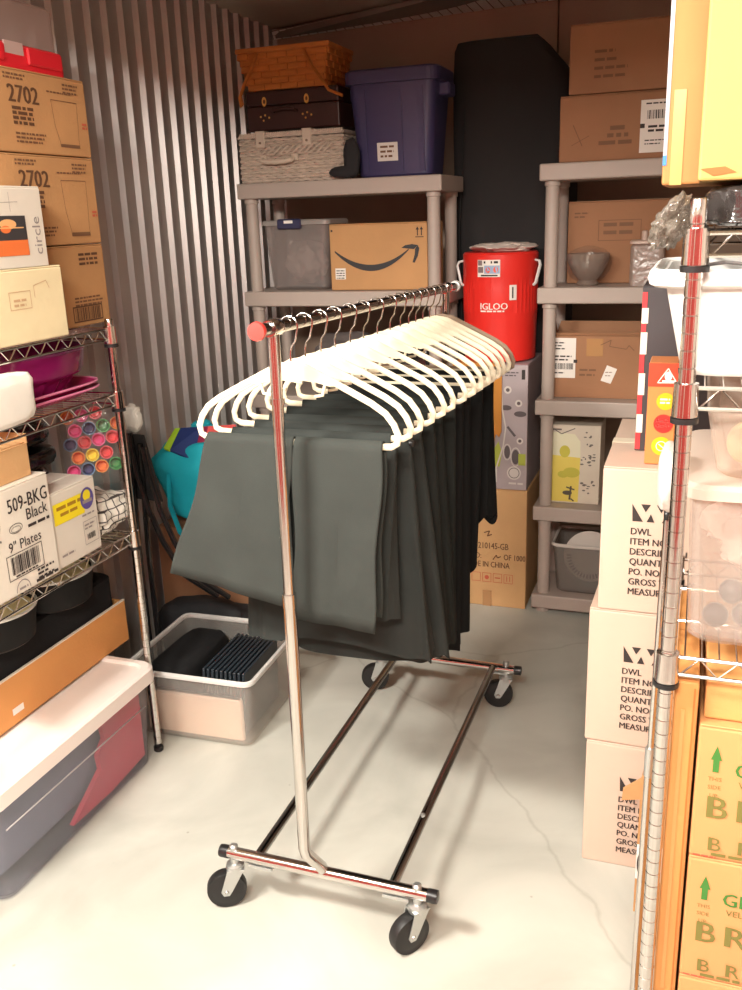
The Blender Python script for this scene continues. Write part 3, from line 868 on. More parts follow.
# second shelf (z 1.21): purple bowls, magenta trays, white pack
PURP = mat('purple_plastic', (128, 24, 84), 0.16, spec=0.8, trans=0.0); MAG = mat('magenta_plastic', (188, 34, 104), 0.22, spec=0.7)
def rr(a, c, k, n, e=0.42):
    th = 2 * PI * k / n; ct, st = math.cos(th), math.sin(th)
    return a * math.copysign(abs(ct) ** e, ct), c * math.copysign(abs(st) ** e, st)
def tray(name, label, c, sx, sy, h, m, group):
    t = thing(name, label, 'tray', c, 0, group)
    b = nb(); n = 56; rings = []
    for r, z in [(0.72, 0.0), (0.80, 0.003), (0.93, h * 0.7), (1.0, h), (1.0, h + 0.003), (0.92, h * 0.75 + 0.003), (0.79, 0.007), (0.70, 0.004)]:
        rings.append([b.verts.new((rr(sx * r, sy * r, k, n) + (z,))) for k in range(n)])
    for A, B in zip(rings, rings[1:]):
        for k in range(n):
            b.faces.new((A[k], A[(k + 1) % n], B[(k + 1) % n], B[k])).smooth = True
    b.faces.new(rings[0][::-1]); b.faces.new(rings[-1])
    finish('dish', b, m, t); b = nb(); tube(b, [rr(sx, sy, k, n) + (h + 0.002,) for k in range(n)], 0.0035, 6, closed=True)
    finish('rim', b, mat('magenta_rim', (226, 130, 168), 0.25), t)
    return t
tray('serving_tray', 'magenta rounded tray at the bottom of its stack on the second shelf', (-1.805, 2.01, 1.2115), 0.183, 0.25, 0.022, MAG, 'magenta rounded trays')
tray('serving_tray', 'magenta rounded tray resting in the lower magenta tray', (-1.805, 2.01, 1.2235), 0.181, 0.247, 0.026, MAG, 'magenta rounded trays')
t = thing('serving_bowl', 'large purple fluted plastic bowl standing on the magenta trays', 'bowl', (-1.80, 2.06, 1.2325))
b = nb(); n = 84; rings = []
for r, h, fl in ((0.60, 0, 0), (0.66, 0.004, 1), (0.76, 0.03, 1), (0.80, 0.042, 0.3), (0.92, 0.052, 0), (0.95, 0.06, 0), (1.0, 0.115, 0), (1.0, 0.120, 0), (0.97, 0.120, 0), (0.90, 0.06, 0), (0.6, 0.012, 0)):
    rings.append([b.verts.new((0.176 * r * (1 + 0.035 * fl * math.cos(21 * 2 * PI * k / n)) * math.cos(2 * PI * k / n), 0.225 * r * (1 + 0.035 * fl * math.cos(21 * 2 * PI * k / n)) * math.sin(2 * PI * k / n), h)) for k in range(n)])
for A, B in zip(rings, rings[1:]):
    for k in range(n):
        b.faces.new((A[k], A[(k + 1) % n], B[(k + 1) % n], B[k])).smooth = True
b.faces.new(rings[0][::-1]); b.faces.new(rings[-1])
finish('bowl_body', b, PURP, t)
b = nb(); tube(b, [(0.174 * math.cos(a), 0.222 * math.sin(a), 0.119) for a in [2 * PI * k / 48 for k in range(48)]], 0.004, 6, closed=True); finish('rim', b, mat('smoky_rim', (112, 40, 84), 0.2), t)
b = nb(); blob(b, (0, 0, 0.066), (0.024, 0.17, 0.064), seed=3, amp=0.10, freq=1.5, box_pow=0.45); o = finish('plastic_packet', b, mat('white_wrap', (236, 232, 222), 0.3, bump=0.15, bscale=22))
o.location = (-1.590, 1.70, 1.2115); tag(o, 'white wrapped packet at the front of the second shelf beside the trays', 'packet')
# third shelf (z 0.775)
t = carton('cardboard_box', 'white 509-BKG black plates box at the front of the third shelf', (-1.604, 1.515, 0.776), (0.385, 0.16, 0.285), WHITEBOX(), RZ, tape=False)
P = Print([INK(), mat('grey_ink', (150, 140, 136), 0.6)])
P.text('509-BKG', 0.222, 0.218, 0.036, 0, bold=0.02, sx=0.78); P.text('Black', 0.285, 0.183, 0.030, 0, bold=0.015, sx=0.9); P.lines(0.285, 0.162, 0.085, 1, 0.01, 0.008, 0, ragged=0.05)
P.ring(0.24, 0.175, 0.024, 0.012, 0.0018, 0); P.ring(0.24, 0.173, 0.017, 0.007, 0.0012, 0)
P.text('9" Plates', 0.205, 0.118, 0.026, 0, bold=0.008, sx=0.95)
P.frame(0.19, 0.045, 0.325, 0.112, 0.002, 0); P.bars(0.205, 0.058, 0.315, 0.105, 0, seed=8); P.lines(0.215, 0.05, 0.09, 1, 0.01, 0.004, 0)
P.lines(0.295, 0.048 - 0.012, 0.075, 3, 0.011, 0.006, 0, seed=4); P.lines(0.285, 0.008, 0.09, 1, 0.011, 0.008, 0, ragged=0.05)
P.ring(0.235, 0.008, 0.026, 0.028, 0.003, 1, a0=0, a1=PI); P.lines(0.22, 0.012, 0.035, 1, 0.01, 0.006, 1)
P.ring(0.165, 0.20, 0.02, 0.03, 0.002, 0); P.lines(0.15, 0.155, 0.035, 1, 0.01, 0.006, 0)
P.done('printed_lettering', t)
t = carton('cardboard_box', 'small white box with yellow band and round purple seal beside the plates box', (-1.612, 1.903, 0.776), (0.20, 0.15, 0.218), WHITEBOX(), RZ, tape=False)
P = Print([mat('yellow_label', (244, 222, 40), 0.5), mat('purple_seal', (92, 80, 148), 0.5), INK(), mat('grey_ink', (150, 140, 136), 0.6), mat('brown_text', (170, 128, 30), 0.6)])
P.rect(0.008, 0.125, 0.14, 0.185, 0); P.disc(0.156, 0.163, 0.030, 0.032, 1); P.disc(0.156, 0.172, 0.017, 0.016, 0); P.rect(0.135, 0.150, 0.178, 0.160, 3)
P.lines(0.022, 0.164, 0.105, 1, 0.02, 0.010, 4, ragged=0.02); P.lines(0.035, 0.145, 0.075, 1, 0.02, 0.009, 4, ragged=0.02)
P.frame(0.125, 0.03, 0.188, 0.10, 0.0015, 3); P.bars(0.137, 0.043, 0.175, 0.06, 2, seed=5); P.lines(0.13, 0.085, 0.05, 2, 0.01, 0.005, 3); P.lines(0.125, 0.115, 0.06, 1, 0.01, 0.005, 3); P.lines(0.02, 0.03, 0.06, 1, 0.01, 0.006, 3)
P.done('printed_label', t)
carton('cardboard_box', 'open tan carton with a raised flap on the white plates box', (-1.625, 1.56, 1.0625), (0.305, 0.13, 0.085), CARD2(), RZ, open_top=True)
# dark shrink-wrapped packs of black plates, stacked
WRAP = mat('black_shrink_wrap', (32, 30, 31), 0.12, bump=0.35, bscale=26, spec=0.8)
pk = ['lowest', 'second lowest', 'middle', 'second highest', 'topmost']
for i in range(5):
    b = nb(); blob(b, (0, 0, 0.0335), (0.085, 0.130, 0.034), seed=i, amp=0.06, freq=2.2, box_pow=0.5, sub=4)
    o = finish('plate_pack', b, WRAP); o.location = (-1.893 + (0.012 if i > 2 else 0), 2.075 + 0.012 * (i % 2), 0.7775 + i * 0.072); o.rotation_euler = (0, 0, 0.1 * (i % 3))
    b2 = None
    tag(o, 'black shrink-wrapped plate pack, %s of the stack behind the small white box' % pk[i], 'plate pack', 'wrapped black plate packs')
# a clear bag of bright plastic cups standing on its side, cups opening to the aisle
CUPC = {'orange': (240, 130, 40), 'pink': (236, 62, 146), 'red': (228, 42, 52), 'navy': (44, 44, 112), 'green': (40, 150, 70), 'yellow': (248, 222, 20)}
RIMC = {'orange': (250, 170, 90), 'pink': (246, 130, 190), 'red': (244, 120, 130), 'navy': (130, 170, 210), 'green': (90, 190, 110), 'yellow': (250, 236, 110)}
def cup(label, y, z, x, c):
    t = thing('plastic_cup', label, 'cup', (x, y, z), 0, 'bright plastic cups in the clear bag')
    b = nb(); lathe(b, [(0.0135, -0.042), (0.0195, 0.0), (0.0184, 0.0), (0.0128, -0.038)], (0, 0, 0), 20, axis='X', cap0=True, cap1=True)
    finish('cup_wall', b, mat('cup_' + c, CUPC[c], 0.35), t)
    b = nb(); tube(b, [(0.0005, 0.0188 * math.cos(a), 0.0188 * math.sin(a)) for a in [2 * PI * k / 20 for k in range(20)]], 0.0013, 6, closed=True); finish('rim', b, mat('cup_rim_' + c, RIMC[c], 0.35), t); return t
cups = [(0, 0, 'orange', 'at the top left of the bag'), (1, 0, 'pink', 'at the top of the bag between orange and red'), (2, 0, 'red', 'at the top of the bag'),
        (0, 1, 'pink', 'under the top left orange cup'), (1, 1, 'navy', 'below the top pink cup'), (2, 1, 'green', 'under the top red cup'), (3, 1, 'orange', 'beside the green cup by the post'),
        (0, 2, 'navy', 'at the left of the bag under the pink cup'), (1, 2, 'red', 'in the middle of the bag above the yellow cup'), (2, 2, 'pink', 'right of the middle red cup'), (3, 2, 'red', 'close to the post beside the pink cup'),
        (0, 3, 'orange', 'left of the yellow cup'), (1, 3, 'yellow', 'the only yellow one in the bag'), (2, 3, 'red', 'right of the yellow cup'),
        (0, 4, 'pink', 'hanging lowest in the bag at the left'), (1, 4, 'navy', 'below the yellow cup'), (2, 4, 'orange', 'low in the bag beside the navy cup'), (3, 4, 'green', 'low in the bag next to the post')]
CUPX = Vector((0.62, -0.76, 0.20)).normalized()
CR = Vector((0.76, 0.62, 0.0)).normalized(); CUPU = CUPX.cross(CR).normalized()
CUPM = Matrix((CUPX, CR, CUPU)).transposed().to_euler()
CENT = Vector((-1.694, 2.232, 1.062))
for i, j, c, where in cups:
    p = CENT + CR * (0.0412 * (i - 1.5) + (0.012 if j % 2 else -0.006)) + CUPU * (-0.0405 * (j - 2) + 0.004 * (i - 1.5)) + CUPX * (0.008 * ((i + j) % 2))
    cup('%s plastic cup %s' % (c, where), p.y, p.z, p.x, c).rotation_euler = CUPM
b = nb(); blob(b, (0, 0, 0), (0.054, 0.102, 0.122), seed=4, amp=0.02, freq=2.0, box_pow=0.45, sub=4); o = finish('plastic_bag', b, film('clear_film', (236, 232, 230), see=0.96, rough=0.12, gloss=0.04, bump=0.5, bscale=18))
o.rotation_euler = (0, 0, math.atan2(CUPX.y, CUPX.x)); o.location = CENT - CUPX * 0.022 - Vector((0, 0, 0.0135)); tag(o, 'clear plastic bag holding the bright cups beside the corner post', 'bag')
# white checked cloth under the bag
b = nb(); blob(b, (0, 0, 0.062), (0.078, 0.105, 0.058), seed=12, amp=0.30, freq=1.7, sub=5, box_pow=0.8)
def checked():
    m = mat('checked_cloth', (228, 222, 210), 0.85, bump=0.1, bscale=40)
    nt = m.node_tree; bs = nt.nodes['Principled BSDF']; tc = nt.nodes.new('ShaderNodeTexCoord')
    fac = None
    for ax_, sc in (('X', 20), ('Y', 24), ('Z', 26)):
        wv = nt.nodes.new('ShaderNodeTexWave'); wv.wave_type = 'BANDS'; wv.bands_direction = ax_; wv.inputs['Scale'].default_value = sc / 2.2; wv.inputs['Distortion'].default_value = 1.6; wv.inputs['Detail Scale'].default_value = 0.6
        nt.links.new(tc.outputs['Object'], wv.inputs['Vector'])
        r = nt.nodes.new('ShaderNodeValToRGB'); r.color_ramp.elements[0].position = 0.03; r.color_ramp.elements[0].color = (0.02, 0.02, 0.02, 1); r.color_ramp.elements[1].position = 0.06
        nt.links.new(wv.outputs['Fac'], r.inputs['Fac'])
        if ax_ == 'X': continue
        if fac is None: fac = r.outputs['Color']
        else:
            mu = nt.nodes.new('ShaderNodeMix'); mu.data_type = 'RGBA'; mu.blend_type = 'MULTIPLY'; mu.inputs[0].default_value = 1
            nt.links.new(fac, mu.inputs[6]); nt.links.new(r.outputs['Color'], mu.inputs[7]); fac = mu.outputs[2]
    mu = nt.nodes.new('ShaderNodeMix'); mu.data_type = 'RGBA'; nt.links.new(fac, mu.inputs[0]); mu.inputs[6].default_value = srgb((70, 62, 60)); mu.inputs[7].default_value = srgb((230, 224, 212))
    nt.links.new(mu.outputs[2], bs.inputs['Base Color'])
    return m
o = finish('checked_cloth', b, checked()); o.location = (-1.706, 2.222, 0.780); tag(o, 'crumpled white cloth with dark check lines under the bag of cups', 'cloth')
# below the shelves: tote, tray box, black bundle, pans
t = thing('storage_tote', 'long clear tote with frosted lid on the floor under the left shelving', 'storage tote', (-1.762, 1.846, 0.0))
b = nb(); bin_shell(b, 0.385, 0.72, 0.305, tx=0.018, r=0.035); finish('body', b, film('tote_plastic', (214, 214, 222), see=0.93, rough=0.3, gloss=0.08), t)
b = nb(); tube(b, [(0.1875, -0.32, 0.215), (0.1875, 0.32, 0.215)], 0.0022, 6); finish('molded_line', b, film('tote_line', (226, 222, 222), see=0.3), t)
b = nb(); slab_round(b, 0.415, 0.765, 0.292, 0.343, r=0.045, nseg=7, top_dish=0.010); finish('lid', b, mat('frosted_lid', (234, 222, 214), 0.4), t)
b = nb(); blob(b, (0, 0, 0.132), (0.133, 0.318, 0.120), seed=8, amp=0.03, freq=2, box_pow=0.2); o = finish('folded_cloth', b, mat('slate_cloth', (150, 156, 172), 0.85, bump=0.1, bscale=20)); o.location = (-1.772, 1.83, 0.013); tag(o, 'grey blue folded cloth filling the long clear tote', 'cloth')
# pink cloth showing through the tote's side: a slanting triangle of it
b = nb(); pts = [(1.80, 0.024), (1.99, 0.016), (2.17, 0.03), (2.175, 0.276), (1.975, 0.276), (1.985, 0.20), (1.945, 0.165), (1.95, 0.115)]
prism(b, pts, 'YZ', -1.618, -1.602); o = finish('pink_cloth', b, mat('pink_cloth', (246, 84, 104), 0.8, bump=0.2, bscale=16)); tag(o, 'pink folded cloth pressed against the side of the long clear tote', 'cloth')
t = thing('cardboard_tray', 'orange brown open carton on the frosted tote lid under the shelf', 'box', (-1.738, 1.42, 0.3445), RZ)
b = nb(); w_, d_2, h_ = 0.925, 0.245, 0.142; k = 0.005
box(b, (0, 0, 0), (w_, d_2, k)); box(b, (0, 0, k), (w_, k, h_)); box(b, (0, d_2 - k, k), (w_, d_2, h_)); box(b, (0, k, k), (k, d_2 - k, h_)); box(b, (w_ - k, k, k), (w_, d_2 - k, h_)); finish('body', b, CARDO(), t)
b = nb(); box(b, (0, -0.0012, h_), (w_, k + 0.002, h_ + 0.004)); finish('cut_edge', b, mat('pale_edge', (228, 214, 196), 0.7), t)
P = Print([PAPER()]); P.rect(0.36, 0.028, 0.405, 0.048, 0); P.done('paper_label', t)
b = nb(); slab_round(b, 0.225, 0.88, 0.0, 0.243, r=0.03); o = finish('fabric_bundle', b, mat('black_felt', (28, 28, 29), 0.9, bump=0.1, bscale=200, var=0.15, vscale=6, spec=0.2)); o.location = (-1.862, 1.875, 0.351); tag(o, 'long black fabric bundle lying in the orange brown carton', 'bundle')
for i, (x, y) in enumerate(((-1.775, 1.79), (-1.79, 2.07))):
    t = thing('baking_pan', ['round dark pan with pale rim hanging low under the third shelf at the left', 'round dark pan with pale rim under the small white box'][i], 'pan', (x, y, 0.598), 0, 'round dark pans')
    b = nb(); lathe(b, [(0.105, 0.0), (0.115, 0.008), (0.128, 0.098), (0.124, 0.098), (0.11, 0.012)], n=40); finish('pan_body', b, mat('black_pan', (20, 19, 19), 0.55, spec=0.2), t)
    b = nb(); tube(b, [(0.1275 * math.cos(a), 0.1275 * math.sin(a), 0.099) for a in [2 * PI * k / 48 for k in range(48)]], 0.0042, 7, closed=True); finish('rim', b, mat('steel_rim', (214, 212, 206), 0.3, metal=0.4), t)
    b = nb(); lathe(b, [(0.0, 0.084), (0.118, 0.086), (0.118, 0.090), (0.0, 0.090)], n=32, cap0=False, cap1=False); finish('cream_insert', b, mat('cream_insert', (222, 208, 160), 0.6), t)

# ------------------------------------------------------------------ between the left shelving and the back corner
t = thing('storage_bin', 'open frosted plastic bin of dark folders on the floor beside the rack', 'storage bin', (-1.523, 2.535, 0.0), math.radians(2))
b = nb(); bin_shell(b, 0.47, 0.45, 0.255, tx=0.022, r=0.03); finish('body', b, film('frosted_bin', (244, 240, 234), see=0.82, rough=0.35, gloss=0.08), t)
b = nb()
def rim(bm, w, d, z, r, rr):
    pts = []
    for cx, cy, a0 in ((w / 2 - r, d / 2 - r, 0), (-w / 2 + r, d / 2 - r, PI / 2), (-w / 2 + r, -d / 2 + r, PI), (w / 2 - r, -d / 2 + r, 1.5 * PI)):
        for k in range(6):
            a = a0 + PI / 2 * k / 5; pts.append((cx + r * math.cos(a), cy + r * math.sin(a), z))
    tube(bm, pts, rr, 8, closed=True, flat=(1.0, 1.3))
rim(b, 0.472, 0.452, 0.250, 0.03, 0.008); finish('rim', b, mat('frosted_rim', (226, 224, 220), 0.35, alpha=0.75), t)
for i in range(10):
    b = nb(); box(b, (-0.0045, -0.14, 0), (0.0045, 0.14, 0.235), bev=0.002)
    o = finish('folder', b, mat('folder_blue_black', (36, 44, 52), 0.4)); x = -1.50 + 0.0165 * i
    o.location = (x, 2.52, 0.016); o.rotation_euler = (0, 0.05, math.radians(2))
    tag(o, 'thin dark folder in the row filed upright in the frosted bin' if i < 9 else 'rightmost dark folder, its broad blue black face turned to the right bin wall', 'folder', 'dark folders filed in the frosted bin' if i < 9 else None)
b = nb(); blob(b, (0, 0, 0.10), (0.085, 0.17, 0.09), seed=5, amp=0.08, freq=2, box_pow=0.5); o = finish('fabric_bundle', b, mat('black_felt', (42, 42, 43), 0.9)); o.location = (-1.63, 2.545, 0.06); tag(o, 'black folded fabric at the left inside the frosted bin', 'bundle')
b = nb(); slab_round(b, 0.20, 0.10, 0, 0.115, r=0.02); o = finish('paper_stack', b, mat('pale_paper', (240, 214, 196), 0.7)); o.location = (-1.43, 2.42, 0.015); 
bpy.data.objects.remove(o)
b = nb(); slab_round(b, 0.36, 0.022, 0, 0.15, r=0.01); o = finish('paper_pack', b, mat('pale_paper', (244, 214, 194), 0.7)); o.location = (-1.515, 2.356, 0.018); o.rotation_euler = (0, 0, math.radians(2)); tag(o, 'pale pink paper pack seen through the front of the frosted bin', 'paper')
b = nb(); blob(b, (0, 0, 0.13), (0.21, 0.075, 0.13), seed=6, amp=0.1, freq=2, box_pow=0.55); o = finish('duffel_bag', b, mat('black_nylon', (34, 34, 37), 0.7, bump=0.2, bscale=30)); o.location = (-1.74, 2.87, 0.0); tag(o, 'black cloth bag on the floor behind the frosted bin', 'bag')
carton('cardboard_box', 'plain brown carton behind the black bag under the teal tote', (-2.03, 3.01, 0), (0.50, 0.33, 0.50), CARDD())
# teal beach bag on the carton
t = thing('tote_bag', 'teal fabric bag with colourful top panel on the brown carton', 'bag', (-1.80, 3.09, 0.545))
b = nb(); blob(b, (0, 0, 0.175), (0.185, 0.115, 0.175), seed=9, amp=0.16, freq=1.4, box_pow=0.7, sub=5); TEAL = mat('teal_canvas', (20, 172, 190), 0.75, bump=0.12, bscale=40); body = finish('bag_body', b, TEAL, t); body.rotation_euler = (0.1, -0.12, 0.0)
b = nb(); tube(b, [(-0.11, -0.135, 0.20), (-0.10, -0.165, 0.08), (-0.07, -0.16, -0.03), (-0.02, -0.165, -0.07), (0.04, -0.165, -0.055), (0.08, -0.16, 0.03), (0.10, -0.14, 0.14)], 0.017, 8, flat=(1.0, 0.18)); finish('handle', b, TEAL, t)
b = nb()
flapc = [mat('navy_print', (30, 50, 110), 0.7), mat('lime_print', (160, 200, 40), 0.7), mat('coral_print', (236, 92, 92), 0.7), mat('crimson_print', (150, 30, 70), 0.7)]
for i, (x0, x1, mi) in enumerate(((-0.10, -0.075, 1), (-0.075, 0.02, 0), (0.02, 0.05, 3), (0.05, 0.17, 2))):
    V = [(x0 - 0.02, -0.138 + 0.004 * i, 0.27 - x0 * 0.35), (x1 - 0.02, -0.138 + 0.004 * i, 0.27 - x1 * 0.35), (x1 - 0.01, -0.06, 0.375 + x1 * 0.1), (x0 - 0.01, -0.06, 0.375 + x0 * 0.1)]
    vs = [b.verts.new(v) for v in V] + [b.verts.new((v[0], v[1] + 0.004, v[2] - 0.008)) for v in V]
    for q in ((0, 1, 2, 3), (7, 6, 5, 4), (0, 4, 5, 1), (1, 5, 6, 2), (2, 6, 7, 3), (3, 7, 4, 0)):
        f = b.faces.new([vs[j] for j in q]); f.material_index = mi
finish('patterned_panel', b, flapc, t)
b = nb(); blob(b, (-0.02, 0.0, 0.36), (0.045, 0.035, 0.03), seed=2, amp=0.3, freq=2); finish('knot', b, TEAL, t)
# black folding chair leaning behind the corner post
t = thing('folding_chair', 'black folding chair with bent tube legs leaning behind the chrome corner post', 'chair', (-1.765, 2.62, 0))
BT = mat('black_tube', (30, 29, 30), 0.22, spec=0.7)
for i, dx in enumerate((0.0, 0.048)):
    b = nb(); tube(b, [(-0.07 + dx, 0.0, 0.99 - dx), (-0.055 + dx, -0.005, 0.85), (-0.02 + dx, -0.01, 0.72), (0.03 + dx, -0.015, 0.60), (0.10 + dx, -0.01, 0.48), (0.16 + dx, 0.10, 0.36)], 0.0105, 10); finish('frame_tube', b, BT, t)
for x, y in ((-0.10, 0.02), (-0.06, 0.02)):
    b = nb(); tube(b, [(x, y, 0.0), (x - 0.0, y, 0.55), (x + 0.02, y - 0.01, 0.95)], 0.0105, 10); finish('leg', b, BT, t)
b = nb()
for i in range(8):
    z0, z1 = 0.74 + i * 0.03, 0.74 + (i + 1) * 0.03
    def XX(z): return -0.155 + max(0, (0.98 - z)) * 0.20
    vs = [b.verts.new(p) for p in ((XX(z0), 0.03, z0), (XX(z0) + 0.13, 0.015, z0), (XX(z1) + 0.13, 0.015, z1), (XX(z1), 0.03, z1))] + [b.verts.new(p) for p in ((XX(z0), 0.036, z0), (XX(z0) + 0.13, 0.021, z0), (XX(z1) + 0.13, 0.021, z1), (XX(z1), 0.036, z1))]
    for q in ((0, 1, 2, 3), (7, 6, 5, 4), (0, 4, 5, 1), (1, 5, 6, 2), (2, 6, 7, 3), (3, 7, 4, 0)):
        b.faces.new([vs[j] for j in q])
bmesh.ops.remove_doubles(b, verts=b.verts, dist=1e-5)
finish('mesh_back', b, mat('black_mesh', (38, 36, 36), 0.8), t)
b = nb(); blob(b, (0, 0, 0.045), (0.035, 0.02, 0.045), seed=15, amp=0.2, freq=2, box_pow=0.6); o = finish('white_cloth', b, mat('white_wrap', (236, 232, 222), 0.3)); o.location = (-1.84, 2.648, 0.990); tag(o, 'small white cloth draped over the black folding chair back', 'cloth')
# ------------------------------------------------------------------ grey resin shelf units
def resin_unit(label, x, y, W, D, levels, rz=0.0):
    t = thing('plastic_shelving_unit', label, 'shelving', (x, y, 0), rz, 'grey plastic shelving units')
    th = 0.062
    for z in levels:
        b = nb(); box(b, (0, 0, z - th), (W, D, z), bev=0.006, seg=2)
        for k in range(10):
            pass
        s = finish('shelf', b, RESIN(), t)
    lv = sorted(levels)
    for px_, py_ in ((0.045, 0.045), (W - 0.045, 0.045), (0.045, D - 0.045), (W - 0.045, D - 0.045)):
        prev = 0.0
        for z in lv:
            zt = z - th
            if zt - prev > 0.03:
                b = nb(); lathe(b, [(0.026, prev), (0.026, zt - 0.02), (0.03, zt - 0.018), (0.03, zt)], (px_, py_, 0), n=20)
                finish('post', b, RESIN(), t)
            else:
                b = nb(); lathe(b, [(0.03, prev), (0.032, max(prev + 0.001, zt))], (px_, py_, 0), n=20); finish('foot', b, RESIN(), t)
            prev = z
    return t
resin_unit('grey plastic shelving unit in the left back corner with the picnic baskets', -1.868, 3.62, 0.893, 0.36, (1.83, 1.385, 0.935, 0.49, 0.09))
resin_unit('grey plastic shelving unit in the right back corner behind the white cartons', -0.602, 3.66, 0.91, 0.36, (1.85, 1.39, 0.942, 0.487, 0.085))
# ---- left unit, top shelf
def wicker(b, w, d, h, rows, amp, r, mi=0, n=None, taper=0.0):
    for j in range(rows):
        z = (j + 0.5) * h / rows; q = taper * (1 - j / rows)
        P = []; per = 2 * (w + d - 4 * q); m = int(per / 0.011)
        for k in range(m):
            s = per * k / m; ww, dd = w - 2 * q, d - 2 * q
            o = amp * (1 if ((k // 2) + j) % 2 else -1)
            if s < ww: p = (q + s, q - o)
            elif s < ww + dd: p = (w - q + o, q + s - ww)
            elif s < 2 * ww + dd: p = (w - q - (s - ww - dd), d - q + o)
            else: p = (q - o, d - q - (s - 2 * ww - dd))
            P.append((p[0], p[1], z + 0.0015 * math.sin(k * 1.7 + j)))
        tube(b, P, r, 5, closed=True, mi=mi)
WW = mat('white_wicker', (206, 188, 172), 0.7, var=0.12, vscale=30)
t = thing('wicker_hamper', 'white wicker hamper with strap latches, lowest of the three on the top shelf', 'hamper', (-1.862, 3.675, 1.8325))
b = nb(); box(b, (0.012, 0.012, 0), (0.448, 0.288, 0.175)); finish('core', b, mat('wicker_gap', (96, 80, 72), 0.9), t)
b = nb(); wicker(b, 0.46, 0.30, 0.172, 15, 0.004, 0.0066); finish('woven_wall', b, WW, t)
b = nb(); box(b, (-0.006, -0.006, 0.176), (0.466, 0.306, 0.192), bev=0.006)
for k in range(46):
    x = 0.0 + k * 0.0101; tube(b, [(x - 0.004, -0.009, 0.176), (x + 0.004, -0.010, 0.185), (x + 0.008, -0.006, 0.195)], 0.0045, 5)
finish('lid', b, WW, t)
for k in range(6):
    pass
b = nb()
for k in range(11):
    x = 0.10 + k * 0.028; tube(b, [(x, -0.010, 0.110), (x + 0.02, -0.0125, 0.125), (x + 0.04, -0.010, 0.142)], 0.0058, 5)
finish('braided_band', b, WW, t)
for x in (0.10, 0.31):
    b = nb(); box(b, (x - 0.021, -0.018, 0.135), (x + 0.021, -0.010, 0.200), bev=0.004); box(b, (x - 0.021, -0.018, 0.196), (x + 0.021, 0.03, 0.202), bev=0.002); s = finish('latch_strap', b, mat('cream_leather', (216, 198, 180), 0.6), t)
    b = nb(); lathe(b, [(0.004, -0.023), (0.005, -0.018)], (x, 0, 0.155), 10, axis='Y'); finish('peg', b, mat('brown_peg', (120, 96, 80), 0.5), s)
b = nb(); tube(b, [(0.11, -0.014, 0.092), (0.115, -0.034, 0.083), (0.15, -0.04, 0.078), (0.20, -0.04, 0.078), (0.245, -0.034, 0.083), (0.25, -0.014, 0.092)], 0.010, 8); hd = finish('handle', b, mat('cream_leather', (216, 198, 180), 0.6), t)
b = nb(); box(b, (0.095, -0.02, 0.08), (0.125, -0.009, 0.108), bev=0.003); box(b, (0.237, -0.02, 0.08), (0.267, -0.009, 0.108), bev=0.003); finish('handle_mount', b, mat('cream_leather', (216, 198, 180), 0.6), hd)
# dark case
DK = mat('dark_leather', (58, 30, 26), 0.4, var=0.15, vscale=8, bump=0.08, bscale=60); BRASS = mat('brass', (244, 190, 104), 0.3, metal=0.7)
t = thing('wooden_case', 'dark brown case with two brass latches between the two baskets', 'case', (-1.835, 3.70, 2.0375))
b = nb(); box(b, (0, 0, 0), (0.415, 0.265, 0.095), bev=0.006, seg=2); finish('body', b, DK, t)
b = nb(); box(b, (0, 0, 0.0965), (0.415, 0.265, 0.155), bev=0.008, seg=2); finish('lid', b, DK, t)
for x in (0.085, 0.275):
    b = nb(); lathe(b, [(0.011, -0.004), (0.009, 0.0)], (x, 0, 0.112), 16, axis='Y', sy=1.7); lt = finish('latch', b, BRASS, t)
    b = nb(); lathe(b, [(0.0045, -0.0055), (0.005, -0.004)], (x, 0, 0.112), 12, axis='Y', sy=1.7); finish('keyhole', b, mat('dark_keyhole', (110, 66, 30), 0.5), lt)
    for k, (dx, dz) in enumerate(((-0.02, 0.055), (0.0, 0.06), (0.018, 0.05), (-0.008, 0.04))):
        b = nb(); lathe(b, [(0.0042, -0.002), (0.003, 0.0)], (x + dx, 0, dz), 10, axis='Y'); finish('stud', b, BRASS, t)
b = nb(); tube(b, [(0.125, -0.004, 0.07), (0.13, -0.02, 0.075), (0.175, -0.026, 0.078), (0.225, -0.02, 0.075), (0.23, -0.004, 0.07)], 0.006, 8); finish('handle', b, DK, t)
# orange splint basket
ORW = mat('orange_splint', (196, 118, 50), 0.6, var=0.14, vscale=14, stretch=(1, 1, 5), bump=0.1, bscale=30)
t = thing('picnic_basket', 'orange brown woven picnic basket with drooping handles, top of the stack', 'basket', (-1.855, 3.69, 2.1940))
b = nb(); box(b, (0, 0, 0.0), (0.40, 0.27, 0.140), taper=(0.035, 0.02)); finish('core', b, ORW, t)
b = nb(); rows = 6
for j in range(rows):
    z0, z1 = j * 0.140 / rows, (j + 0.92) * 0.140 / rows
    for side in range(4):
        L = 0.40 if side % 2 == 0 else 0.27; nn = 9 if side % 2 == 0 else 7
        for k in range(nn):
            up = (k + j) % 2
            o = 0.0075 if up else 0.003
            q = 0.035 * (1 - (z0 + z1) / 2 / 0.140)
            a0, a1 = L * k / nn, L * (k + 1) / nn
            qx = q if L == 0.40 else q * 0.57
            a0 = qx + (L - 2 * qx) * k / nn; a1 = qx + (L - 2 * qx) * (k + 1) / nn
            qq = q * 0.57 if L == 0.40 else q
            if side == 0: box(b, (a0, qq - o, z0), (a1, qq, z1), bev=0.0015)
            elif side == 2: box(b, (a0, 0.27 - qq, z0), (a1, 0.27 - qq + o, z1), bev=0.0015)
            elif side == 1: box(b, (0.40 - qq, a0, z0), (0.40 - qq + o, a1, z1), bev=0.0015)
            else: box(b, (qq - o, a0, z0), (qq, a1, z1), bev=0.0015)
